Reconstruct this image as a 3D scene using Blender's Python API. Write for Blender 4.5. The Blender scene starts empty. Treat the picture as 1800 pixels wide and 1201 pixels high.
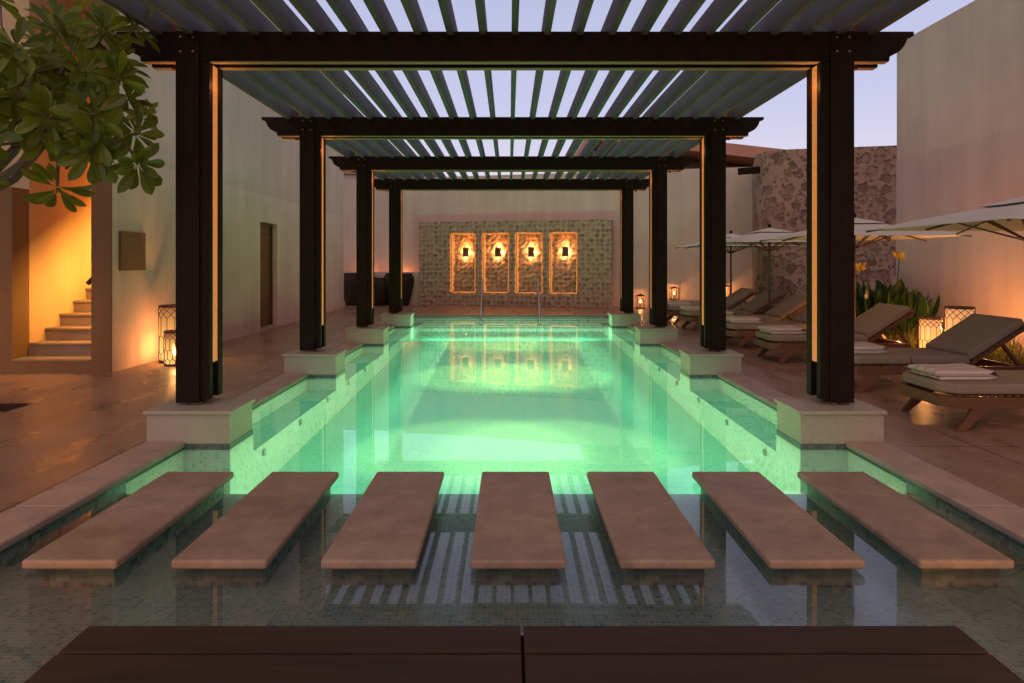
import bpy, math, random
from mathutils import Vector, Matrix
R = math.radians
random.seed(7)
sc = bpy.context.scene
col = sc.collection

# ------------------------------------------------------------------ camera
cam = bpy.data.cameras.new('camera')
cam.sensor_width = 36; cam.lens = 23.56
cam.shift_x = 0.0028; cam.shift_y = -0.0775
cam.clip_end = 1000; cam.clip_start = 0.05
co = bpy.data.objects.new('camera', cam); col.objects.link(co)
co.location = (-0.047, 0, 1.4); co.rotation_euler = (R(90), 0, 0)
sc.camera = co

# ------------------------------------------------------------------ dusk sky
w = bpy.data.worlds.new('World'); sc.world = w; w.use_nodes = True
nt = w.node_tree; nt.nodes.clear()
out = nt.nodes.new('ShaderNodeOutputWorld'); bg = nt.nodes.new('ShaderNodeBackground')
tc = nt.nodes.new('ShaderNodeTexCoord'); sp = nt.nodes.new('ShaderNodeSeparateXYZ')
rp = nt.nodes.new('ShaderNodeValToRGB')
nt.links.new(tc.outputs['Generated'], sp.inputs[0]); nt.links.new(sp.outputs['Z'], rp.inputs[0])
e = rp.color_ramp.elements
e[0].position = 0.0; e[0].color = (0.74, 0.62, 0.64, 1)
e[1].position = 1.0; e[1].color = (0.17, 0.12, 0.10, 1)
for p, c in ((0.10, (0.66, 0.61, 0.71, 1)), (0.22, (0.49, 0.50, 0.69, 1)), (0.46, (0.37, 0.40, 0.60, 1)), (0.62, (0.24, 0.20, 0.22, 1))):
    k = e.new(p); k.color = c
nt.links.new(rp.outputs[0], bg.inputs[0]); bg.inputs[1].default_value = 1.22
nt.links.new(bg.outputs[0], out.inputs[0])
sl = bpy.data.lights.new('sun', 'SUN'); sl.energy = 0.62; sl.angle = R(60); sl.color = (1.0, 0.58, 0.36)
so = bpy.data.objects.new('sun', sl); col.objects.link(so); so.rotation_euler = (R(40), 0, R(-14))

sc.view_settings.view_transform = 'Standard'; sc.view_settings.look = 'None'
sc.view_settings.exposure = 0.0; sc.view_settings.gamma = 1
sc.cycles.max_bounces = 7; sc.cycles.transparent_max_bounces = 24
sc.cycles.sample_clamp_indirect = 4; sc.cycles.caustics_reflective = False
sc.cycles.use_denoising = True

# ------------------------------------------------------------------ node helpers
def newmat(name):
    m = bpy.data.materials.new(name); m.use_nodes = True
    t = m.node_tree; b = t.nodes['Principled BSDF']; o = t.nodes['Material Output']
    return m, t, b, o
def node(t, ty, **kw):
    n = t.nodes.new(ty)
    for k, v in kw.items(): setattr(n, k, v)
    return n
def pos(t, scale=(1, 1, 1), swiz=None, kind='Object'):
    c = node(t, 'ShaderNodeTexCoord')
    mp = node(t, 'ShaderNodeMapping'); mp.inputs['Scale'].default_value = scale
    src = c.outputs[kind]
    if swiz:
        s = node(t, 'ShaderNodeSeparateXYZ'); cb = node(t, 'ShaderNodeCombineXYZ')
        t.links.new(src, s.inputs[0])
        for i, a in enumerate(swiz):
            t.links.new(s.outputs[a], cb.inputs[i])
        src = cb.outputs[0]
    t.links.new(src, mp.inputs[0])
    return mp.outputs[0]
def shuffled(t, v):
    oi = node(t, 'ShaderNodeObjectInfo'); sc_ = node(t, 'ShaderNodeVectorMath', operation='SCALE'); sc_.inputs[0].default_value = (17.0, 31.0, 11.0)
    t.links.new(oi.outputs['Random'], sc_.inputs['Scale'])
    ad = node(t, 'ShaderNodeVectorMath', operation='ADD'); t.links.new(v, ad.inputs[0]); t.links.new(sc_.outputs[0], ad.inputs[1])
    return ad.outputs[0]
def noise(t, vec, scale, detail=4, rough=0.55, dist=0.0):
    n = node(t, 'ShaderNodeTexNoise'); n.inputs['Scale'].default_value = scale
    n.inputs['Detail'].default_value = detail; n.inputs['Roughness'].default_value = rough
    n.inputs['Distortion'].default_value = dist
    t.links.new(vec, n.inputs['Vector']); return n.outputs['Fac']
def ramp(t, fac, stops):
    r = node(t, 'ShaderNodeValToRGB'); el = r.color_ramp.elements
    el[0].position = stops[0][0]; el[0].color = (*stops[0][1], 1)
    el[1].position = stops[-1][0]; el[1].color = (*stops[-1][1], 1)
    for p, c in stops[1:-1]:
        k = el.new(p); k.color = (*c, 1)
    t.links.new(fac, r.inputs[0]); return r.outputs[0]
def mix(t, fac, a, b, mode='MIX'):
    m = node(t, 'ShaderNodeMix', data_type='RGBA', blend_type=mode)
    for i, v in ((0, fac), (6, a), (7, b)):
        if isinstance(v, (int, float)): m.inputs[i].default_value = v
        elif isinstance(v, tuple): m.inputs[i].default_value = (*v, 1)
        else: t.links.new(v, m.inputs[i])
    return m.outputs[2]
def math_(t, op, a, b=0.0, c=None):
    m = node(t, 'ShaderNodeMath', operation=op)
    for i, v in enumerate((a, b) if c is None else (a, b, c)):
        if isinstance(v, (int, float)): m.inputs[i].default_value = v
        else: t.links.new(v, m.inputs[i])
    return m.outputs[0]
def bump(t, b, h, strength=0.3, dist=0.01):
    n = node(t, 'ShaderNodeBump'); n.inputs['Strength'].default_value = strength
    n.inputs['Distance'].default_value = dist
    t.links.new(h, n.inputs['Height']); t.links.new(n.outputs[0], b.inputs['Normal'])
def mul(c, f): return tuple(x * f for x in c)

def mottled(name, c, rough=0.7, scale=2.0, amp=0.2, fine=40, bs=0.2, spec=0.4, stretch=(1, 1, 1), metal=0.0):
    m, t, b, o = newmat(name)
    v = shuffled(t, pos(t, stretch))
    a = noise(t, v, scale, 5, 0.6); f = noise(t, v, fine, 3)
    c1 = ramp(t, a, [(0.3, mul(c, 1 - amp)), (0.7, mul(c, 1 + amp))])
    c2 = mix(t, 0.35, c1, ramp(t, f, [(0.3, mul(c, 0.75)), (0.7, mul(c, 1.2))]))
    t.links.new(c2, b.inputs['Base Color'])
    b.inputs['Roughness'].default_value = rough; b.inputs['Specular IOR Level'].default_value = spec
    b.inputs['Metallic'].default_value = metal
    bump(t, b, f, bs, 0.004)
    return m
def wood(name, c, grain=(1, 1, 1), rough=0.55, amp=0.35, spec=0.3):
    m, t, b, o = newmat(name)
    v = shuffled(t, pos(t, grain))
    g = noise(t, v, 14, 6, 0.65, 0.6); a = noise(t, v, 2.2, 3)
    c1 = ramp(t, g, [(0.28, mul(c, 1 - amp)), (0.5, c), (0.72, mul(c, 1 + amp))])
    c2 = mix(t, 0.4, c1, ramp(t, a, [(0.3, mul(c, 0.7)), (0.7, mul(c, 1.25))]))
    t.links.new(c2, b.inputs['Base Color']); b.inputs['Roughness'].default_value = rough
    b.inputs['Specular IOR Level'].default_value = spec
    bump(t, b, g, 0.35, 0.004)
    return m
def plaster(name, c):
    m, t, b, o = newmat(name)
    v = pos(t); v2 = pos(t, (1, 1, 0.12))
    a = noise(t, v, 0.7, 5, 0.6); s = noise(t, v2, 3.0, 4, 0.6); f = noise(t, v, 60, 3)
    c1 = ramp(t, a, [(0.3, mul(c, 0.82)), (0.7, mul(c, 1.1))])
    c2 = mix(t, 0.35, c1, ramp(t, s, [(0.35, mul(c, 0.76)), (0.65, mul(c, 1.12))]))
    t.links.new(c2, b.inputs['Base Color']); b.inputs['Roughness'].default_value = 0.85
    b.inputs['Specular IOR Level'].default_value = 0.2
    bump(t, b, math_(t, 'ADD', f, a), 0.25, 0.006)
    return m
def tiles(name, swiz, ca, cb, cc, grout, size=0.026, rough=0.25, off=0.0):
    m, t, b, o = newmat(name)
    v = pos(t, swiz=swiz)
    br = node(t, 'ShaderNodeTexBrick'); br.offset = off; br.squash = 1.0
    t.links.new(v, br.inputs['Vector'])
    br.inputs['Scale'].default_value = 1.0; br.inputs['Brick Width'].default_value = size
    br.inputs['Row Height'].default_value = size; br.inputs['Mortar Size'].default_value = 0.0012
    br.inputs['Mortar Smooth'].default_value = 0.2
    br.inputs['Color1'].default_value = (0, 0, 0, 1); br.inputs['Color2'].default_value = (1, 1, 1, 1)
    br.inputs['Mortar'].default_value = (0.5, 0.5, 0.5, 1)
    n = noise(t, v, 1.3, 3)
    f = math_(t, 'ADD', br.outputs['Color'], math_(t, 'MULTIPLY', math_(t, 'SUBTRACT', n, 0.5), 0.7))
    c = ramp(t, f, [(0.0, ca), (0.3, cb), (0.75, cb), (1.0, cc)])
    c = mix(t, br.outputs['Fac'], c, grout)
    t.links.new(c, b.inputs['Base Color']); b.inputs['Roughness'].default_value = rough
    return m

# ------------------------------------------------------------------ materials
M = {}
M['plaster'] = plaster('warm_plaster', (0.61, 0.455, 0.365))
M['plaster_low'] = plaster('pale_plaster', (0.69, 0.515, 0.42))
M['plaster_pink'] = plaster('pink_plaster', (0.56, 0.42, 0.35))
M['plaster_ochre'] = plaster('ochre_brown_plaster', (0.20, 0.12, 0.06))  # browner than the walls: shade on these faces put into the colour
M['plaster_amber'] = plaster('amber_plaster', (0.60, 0.42, 0.22))  # tinted amber to paint in more of the stair lamps' glow
M['terracotta'] = mottled('terracotta_fascia', (0.58, 0.27, 0.17), 0.8, 0.8)
M['timber'] = wood('dark_stained_timber', (0.017, 0.009, 0.004), (1, 1, 0.3), 0.65, 0.45, 0.12)
M['rafter'] = wood('weathered_rafter_timber', (0.135, 0.105, 0.12), (1, 0.08, 1), 0.7, 0.3)
M['soffit'] = wood('pale_timber_soffit', (0.36, 0.22, 0.12), (0.2, 1, 1), 0.6)
M['deckboard'] = wood('dark_brown_board', (0.044, 0.025, 0.015), (0.10, 1, 1), 0.55, 0.5, 0.22)
M['teak'] = wood('teak', (0.17, 0.075, 0.035), (0.2, 1, 1), 0.5, 0.3)
M['doorwood'] = wood('door_timber', (0.13, 0.06, 0.022), (1, 1, 0.12), 0.55, 0.3)
M['slab'] = mottled('cast_stone', (0.40, 0.265, 0.185), 0.55, 3.2, 0.42, 45, 0.35, 0.4)
m, t, b, o = newmat('weathered_cast_stone')
v = shuffled(t, pos(t)); oi = node(t, 'ShaderNodeObjectInfo')
big = noise(t, v, 1.9, 8, 0.66, 0.5); med = noise(t, v, 7, 6, 0.7); pit = noise(t, v, 95, 3, 0.6); sp2 = noise(t, v, 34, 4, 0.75)
c = ramp(t, big, [(0.32, (0.19, 0.12, 0.075)), (0.5, (0.31, 0.212, 0.14)), (0.68, (0.43, 0.32, 0.23))])
c = mix(t, 0.45, c, ramp(t, med, [(0.32, (0.24, 0.15, 0.10)), (0.68, (0.52, 0.37, 0.27))]))
c = mix(t, ramp(t, pit, [(0.60, (0, 0, 0)), (0.70, (0.7, 0.7, 0.7))]), c, (0.15, 0.09, 0.065))
c = mix(t, ramp(t, sp2, [(0.62, (0, 0, 0)), (0.72, (0.5, 0.5, 0.5))]), c, (0.56, 0.44, 0.35))
c = mix(t, 1.0, c, mix(t, oi.outputs['Random'], (0.86, 0.84, 0.82), (1.0, 1.0, 1.0)), 'MULTIPLY')
t.links.new(c, b.inputs['Base Color']); t.links.new(ramp(t, big, [(0.3, (0.42, 0.42, 0.42)), (0.7, (0.7, 0.7, 0.7))]), b.inputs['Roughness'])
bump(t, b, math_(t, 'SUBTRACT', med, math_(t, 'MULTIPLY', pit, 0.8)), 0.35, 0.004)
M['slab'] = m
M['coping'] = mottled('coping_stone', (0.42, 0.295, 0.225), 0.5, 3.5, 0.3, 60, 0.2, 0.45)
M['plinth'] = mottled('plinth_stone', (0.39, 0.335, 0.25), 0.6, 1.6, 0.12, 55, 0.2, 0.35)
M['stair'] = mottled('stair_stone', (0.24, 0.175, 0.12), 0.65, 3, 0.2, 60, 0.2, 0.3)
M['cushion'] = mottled('cushion_canvas', (0.30, 0.225, 0.155), 0.9, 3, 0.06, 260, 0.25, 0.15)
M['canvas'] = mottled('parasol_canvas', (0.62, 0.60, 0.58), 0.9, 2, 0.05, 200, 0.1, 0.1)
M['steel'] = mottled('stainless_steel', (0.6, 0.6, 0.62), 0.22, 4, 0.05, 60, 0.0, 0.5, metal=1.0)
M['bronze'] = mottled('bronze', (0.09, 0.05, 0.03), 0.5, 6, 0.2, 60, 0.1, 0.5, metal=0.6)
M['brass'] = mottled('bolt_brass', (0.25, 0.17, 0.08), 0.35, 6, 0.1, 60, 0.0, 0.5, metal=1.0)
M['plaque'] = wood('plaque_timber', (0.19, 0.095, 0.035), (1, 0.15, 1), 0.5, 0.12)
M['vase'] = mottled('dark_ceramic', (0.032, 0.018, 0.011), 0.6, 3, 0.3, 40, 0.2, 0.2)
M['bark'] = mottled('bark', (0.16, 0.12, 0.08), 0.85, 5, 0.3, 50, 0.5, 0.2)
M['soil'] = mottled('soil', (0.03, 0.02, 0.014), 0.95, 5, 0.3, 60, 0.6, 0.1)
M['candle'] = mottled('candle_wax', (0.75, 0.6, 0.4), 0.6, 3, 0.05)
M['yellow'] = mottled('yellow_petals', (0.75, 0.45, 0.03), 0.7, 6, 0.2)
M['jet'] = mottled('jet_steel', (0.5, 0.5, 0.48), 0.35, 6, 0.1, metal=0.8)
M['groove'] = mottled('dark_gap', (0.008, 0.006, 0.005), 0.9)

TA, TB, TC, TG = (0.035, 0.06, 0.055), (0.15, 0.175, 0.155), (0.24, 0.23, 0.19), (0.26, 0.24, 0.20)
M['tile_shelf'] = tiles('mosaic_shelf', (0, 1, 2), (0.09, 0.125, 0.14), (0.15, 0.175, 0.175), (0.23, 0.205, 0.165), (0.25, 0.26, 0.24), 0.024)
PA, PB, PC, PG = (0.16, 0.34, 0.26), (0.34, 0.58, 0.44), (0.46, 0.66, 0.52), (0.62, 0.72, 0.6)
M['tile_floor'] = tiles('mosaic_pool_floor', (0, 1, 2), (0.12, 0.48, 0.37), (0.16, 0.54, 0.41), (0.21, 0.59, 0.46), (0.27, 0.62, 0.50), 0.030)  # level tiles darker than the walls: weaker light put into the colour
M['tile_bench'] = tiles('mosaic_bench', (0, 1, 2), (0.10, 0.40, 0.32), (0.17, 0.52, 0.42), (0.24, 0.58, 0.48), (0.32, 0.62, 0.52), 0.030)
W1, W2, W3, WG = (0.50, 0.62, 0.50), (0.74, 0.80, 0.66), (0.8, 0.84, 0.7), (0.6, 0.68, 0.56)  # pale tones paint in the stronger light on upright pool faces
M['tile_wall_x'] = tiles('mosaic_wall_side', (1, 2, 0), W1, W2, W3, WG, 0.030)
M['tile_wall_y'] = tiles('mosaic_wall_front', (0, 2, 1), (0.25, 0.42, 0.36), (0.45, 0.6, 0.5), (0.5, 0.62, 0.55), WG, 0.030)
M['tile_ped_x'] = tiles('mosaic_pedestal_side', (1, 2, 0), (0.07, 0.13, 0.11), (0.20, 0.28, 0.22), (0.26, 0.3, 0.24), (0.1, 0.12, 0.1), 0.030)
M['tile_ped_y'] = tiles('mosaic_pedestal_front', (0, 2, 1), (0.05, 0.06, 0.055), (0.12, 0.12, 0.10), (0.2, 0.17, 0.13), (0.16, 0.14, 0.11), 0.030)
M['tile_line_x'] = tiles('waterline_tile_side', (1, 2, 0), (0.03, 0.05, 0.045), (0.09, 0.11, 0.095), (0.15, 0.15, 0.12), (0.16, 0.16, 0.13), 0.026)
M['tile_line_y'] = tiles('waterline_tile_front', (0, 2, 1), (0.03, 0.05, 0.045), (0.09, 0.11, 0.095), (0.15, 0.15, 0.12), (0.16, 0.16, 0.13), 0.026)

# deck: polished concrete cast in big bays with thin joints
m, t, b, o = newmat('polished_concrete')
v = pos(t); v2 = pos(t, (1, 0.45, 1))
big = noise(t, v, 0.9, 6, 0.65, 0.4); sw = noise(t, v2, 3.2, 6, 0.6, 0.0); fi = noise(t, v, 90, 2)
c = ramp(t, big, [(0.3, (0.19, 0.11, 0.07)), (0.55, (0.31, 0.19, 0.13)), (0.75, (0.42, 0.27, 0.19))])
c = mix(t, 0.4, c, ramp(t, sw, [(0.3, (0.17, 0.10, 0.065)), (0.7, (0.41, 0.26, 0.18))]))
br = node(t, 'ShaderNodeTexBrick'); br.offset = 0.0
mp = node(t, 'ShaderNodeMapping'); mp.inputs['Location'].default_value = (2.9, 1.31, 0)
t.links.new(v, mp.inputs[0]); t.links.new(mp.outputs[0], br.inputs['Vector'])
br.inputs['Scale'].default_value = 1; br.inputs['Brick Width'].default_value = 3.2
br.inputs['Row Height'].default_value = 3.2; br.inputs['Mortar Size'].default_value = 0.006
br.inputs['Mortar Smooth'].default_value = 0.0
c = mix(t, br.outputs['Fac'], c, (0.05, 0.035, 0.03))
t.links.new(c, b.inputs['Base Color'])
rr = node(t, 'ShaderNodeMapRange'); t.links.new(sw, rr.inputs[0])
rr.inputs[1].default_value = 0.3; rr.inputs[2].default_value = 0.7; rr.inputs[3].default_value = 0.20; rr.inputs[4].default_value = 0.48
t.links.new(rr.outputs[0], b.inputs['Roughness'])
b.inputs['Specular IOR Level'].default_value = 0.6
bump(t, b, math_(t, 'ADD', math_(t, 'MULTIPLY', sw, 1.5), math_(t, 'MULTIPLY', fi, 0.06)), 0.10, 0.008)
M['deck'] = m

# pool water: a clear sheet that mirrors by the grazing angle
m, t, b, o = newmat('water')
t.nodes.remove(b)
tr = node(t, 'ShaderNodeBsdfTransparent'); tr.inputs[0].default_value = (0.86, 0.96, 0.93, 1)
gl = node(t, 'ShaderNodeBsdfGlossy'); gl.inputs['Roughness'].default_value = 0.0
gl.inputs[0].default_value = (1, 1, 1, 1)
geo = node(t, 'ShaderNodeNewGeometry')
dt = node(t, 'ShaderNodeVectorMath', operation='DOT_PRODUCT')
t.links.new(geo.outputs['Incoming'], dt.inputs[0]); t.links.new(geo.outputs['Normal'], dt.inputs[1])
ca = math_(t, 'ABSOLUTE', dt.outputs['Value'])
fr = math_(t, 'POWER', math_(t, 'SUBTRACT', 1.0, ca), 5.0)
fr = math_(t, 'MULTIPLY_ADD', fr, 0.98, 0.02)
ms = node(t, 'ShaderNodeMixShader')
t.links.new(fr, ms.inputs[0]); t.links.new(tr.outputs[0], ms.inputs[1]); t.links.new(gl.outputs[0], ms.inputs[2])
t.links.new(ms.outputs[0], o.inputs[0])
wv = noise(t, pos(t, (1, 1, 1)), 1.6, 2, 0.4)
bn = node(t, 'ShaderNodeBump'); bn.inputs['Strength'].default_value = 0.08; bn.inputs['Distance'].default_value = 0.01
t.links.new(wv, bn.inputs['Height']); t.links.new(bn.outputs[0], gl.inputs['Normal'])
M['water'] = m

# pebble wall: round pebbles set in rows of mortar
def pebbles(name, scale, rnd, peb, mort, cut, bs):
    m, t, b, o = newmat(name)
    v = pos(t, swiz=(0, 2, 1))
    nz = node(t, 'ShaderNodeTexNoise'); nz.inputs['Scale'].default_value = 9; t.links.new(v, nz.inputs['Vector'])
    vv = mix(t, 0.035, v, nz.outputs['Color'])
    vo = node(t, 'ShaderNodeTexVoronoi', voronoi_dimensions='2D'); vo.inputs['Scale'].default_value = scale
    vo.inputs['Randomness'].default_value = rnd; t.links.new(vv, vo.inputs['Vector'])
    n2 = noise(t, v, 30, 5, 0.7); n3 = noise(t, v, 1.2, 3)
    d = math_(t, 'ADD', vo.outputs['Distance'], math_(t, 'MULTIPLY', math_(t, 'SUBTRACT', n2, 0.5), 0.35))
    f = ramp(t, d, [(cut - 0.10, (0, 0, 0)), (cut + 0.06, (1, 1, 1))])
    pc = mix(t, vo.outputs['Color'], mul(peb, 0.55), mul(peb, 1.3))
    mc = mix(t, n2, mul(mort, 0.75), mul(mort, 1.2))
    cc = mix(t, f, pc, mc)
    cc = mix(t, 0.5, cc, mix(t, n3, mul(mort, 0.5), mul(mort, 1.1)), 'MULTIPLY') if False else cc
    t.links.new(cc, b.inputs['Base Color']); b.inputs['Roughness'].default_value = 0.9
    b.inputs['Specular IOR Level'].default_value = 0.2
    bump(t, b, math_(t, 'ADD', math_(t, 'MULTIPLY', d, -1.0), math_(t, 'MULTIPLY', n2, 0.5)), bs, 0.03)
    return m
M['pebble'] = pebbles('pebble_masonry', 7.0, 0.5, (0.33, 0.22, 0.14), (0.43, 0.305, 0.21), 0.42, 0.8)

# tower: rubble and plaster
m, t, b, o = newmat('rubble_masonry')
v = pos(t)
n2 = noise(t, v, 9, 6, 0.7); n3 = noise(t, v, 1.3, 4); nf = noise(t, v, 40, 4, 0.7)
nz = node(t, 'ShaderNodeTexNoise'); nz.inputs['Scale'].default_value = 5; t.links.new(v, nz.inputs['Vector'])
vv = mix(t, 0.12, v, nz.outputs['Color'])
def vor(sc_):
    vo = node(t, 'ShaderNodeTexVoronoi'); vo.inputs['Scale'].default_value = sc_; t.links.new(vv, vo.inputs['Vector']); return vo
va, vb = vor(3.9), vor(8.5)
jt = math_(t, 'MULTIPLY', math_(t, 'SUBTRACT', n2, 0.5), 0.55)
fa = ramp(t, math_(t, 'ADD', va.outputs['Distance'], jt), [(0.34, (0, 0, 0)), (0.46, (1, 1, 1))])
fb = ramp(t, math_(t, 'ADD', vb.outputs['Distance'], jt), [(0.22, (0, 0, 0)), (0.38, (1, 1, 1))])
mc = mix(t, n2, (0.23, 0.12, 0.075), (0.50, 0.305, 0.205)); mc = mix(t, 0.5, mc, mix(t, nf, (0.16, 0.09, 0.06), (0.5, 0.34, 0.25)))
c1 = mix(t, fb, mix(t, vb.outputs['Color'], (0.14, 0.075, 0.048), (0.36, 0.22, 0.15)), mc)
c1 = mix(t, fa, mix(t, va.outputs['Color'], (0.15, 0.085, 0.052), (0.38, 0.235, 0.155)), c1)
t.links.new(c1, b.inputs['Base Color']); b.inputs['Roughness'].default_value = 0.9
bump(t, b, math_(t, 'ADD', math_(t, 'ADD', fa, fb), n2), 1.0, 0.03)
M['rubble'] = m

def emit(name, c, s, grain=0.0):
    m, t, b, o = newmat(name)
    b.inputs['Base Color'].default_value = (*mul(c, 0.08), 1)
    b.inputs['Emission Color'].default_value = (*c, 1)
    if grain:
        n = noise(t, pos(t, (1, 1, 0.5)), 90, 3, 0.7)
        t.links.new(ramp(t, n, [(0.3, mul(c, 1 - grain)), (0.7, c)]), b.inputs['Emission Color'])
    b.inputs['Emission Strength'].default_value = s
    return m
M['led'] = emit('led_strip_warm', (1.0, 0.34, 0.085), 0.70, 0.45)
M['flame'] = emit('candle_flame', (1.0, 0.55, 0.15), 30)
M['glow'] = emit('sconce_back_light', (1.0, 0.5, 0.15), 14)
# frosted lantern glass, candle low inside: glows more towards its foot
m, t, b, o = newmat('frosted_lantern_glass')
b.inputs['Base Color'].default_value = (0.25, 0.13, 0.07, 1)
s_ = node(t, 'ShaderNodeSeparateXYZ'); t.links.new(node(t, 'ShaderNodeTexCoord').outputs['Generated'], s_.inputs[0])
t.links.new(ramp(t, s_.outputs[2], [(0.0, (1.0, 0.66, 0.20)), (0.35, (1.0, 0.45, 0.12)), (1.0, (0.72, 0.31, 0.12))]), b.inputs['Emission Color'])
b.inputs['Emission Strength'].default_value = 1.0
M['frost'] = m

m, t, b, o = newmat('lantern_glass_glow')  # glowing shell that paints the flame's glare onto the open lanterns
t.nodes.remove(b)
s_ = node(t, 'ShaderNodeSeparateXYZ'); t.links.new(node(t, 'ShaderNodeTexCoord').outputs['Generated'], s_.inputs[0])
em = node(t, 'ShaderNodeEmission'); em.inputs[1].default_value = 1.5
t.links.new(ramp(t, s_.outputs[2], [(0.0, (1.0, 0.60, 0.18)), (0.35, (0.9, 0.40, 0.10)), (1.0, (0.22, 0.085, 0.03))]), em.inputs[0])
tt = node(t, 'ShaderNodeBsdfTransparent'); mm = node(t, 'ShaderNodeMixShader'); mm.inputs[0].default_value = 0.60
t.links.new(tt.outputs[0], mm.inputs[1]); t.links.new(em.outputs[0], mm.inputs[2]); t.links.new(mm.outputs[0], o.inputs[0])
M['glass_glow'] = m
def leafmat(name, c, tr=0.35):
    m, t, b, o = newmat(name)
    n = noise(t, pos(t), 5, 3); oi = node(t, 'ShaderNodeNewGeometry')
    cc = mix(t, oi.outputs['Random Per Island'], mul(c, 0.35), (c[0] * 2.0, c[1] * 1.7, c[2]))
    cc = mix(t, 0.4, cc, ramp(t, n, [(0.3, mul(c, 0.6)), (0.7, mul(c, 1.4))]))
    t.links.new(cc, b.inputs['Base Color']); b.inputs['Roughness'].default_value = 0.28
    b.inputs['Specular IOR Level'].default_value = 0.4
    tl = node(t, 'ShaderNodeBsdfTranslucent'); t.links.new(mix(t, 0.5, cc, (0.30, 0.30, 0.03)), tl.inputs[0])
    mm = node(t, 'ShaderNodeMixShader'); mm.inputs[0].default_value = tr
    t.links.new(b.outputs[0], mm.inputs[1]); t.links.new(tl.outputs[0], mm.inputs[2]); t.links.new(mm.outputs[0], o.inputs[0])
    return m
M['leaf'] = leafmat('frangipani_leaf', (0.12, 0.18, 0.018), 0.45)
M['canna'] = leafmat('canna_leaf', (0.035, 0.085, 0.022), 0.2)
M['grass'] = leafmat('tufted_grass', (0.11, 0.12, 0.035), 0.3)

# towel: cream with faint stripes
m, t, b, o = newmat('striped_towel')
v = pos(t); s_ = node(t, 'ShaderNodeSeparateXYZ'); t.links.new(v, s_.inputs[0])
sn = math_(t, 'SINE', math_(t, 'MULTIPLY', s_.outputs[1], 48.0))
c = ramp(t, sn, [(0.35, (0.62, 0.52, 0.44)), (0.62, (0.52, 0.34, 0.25))])
t.links.new(mix(t, 0.25, c, ramp(t, noise(t, v, 200, 3), [(0.3, (0.4, 0.3, 0.24)), (0.7, (0.8, 0.7, 0.6))])), b.inputs['Base Color'])
b.inputs['Roughness'].default_value = 0.95; b.inputs['Specular IOR Level'].default_value = 0.1
bump(t, b, noise(t, v, 220, 3), 0.5, 0.004)
M['towel'] = m

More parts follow.
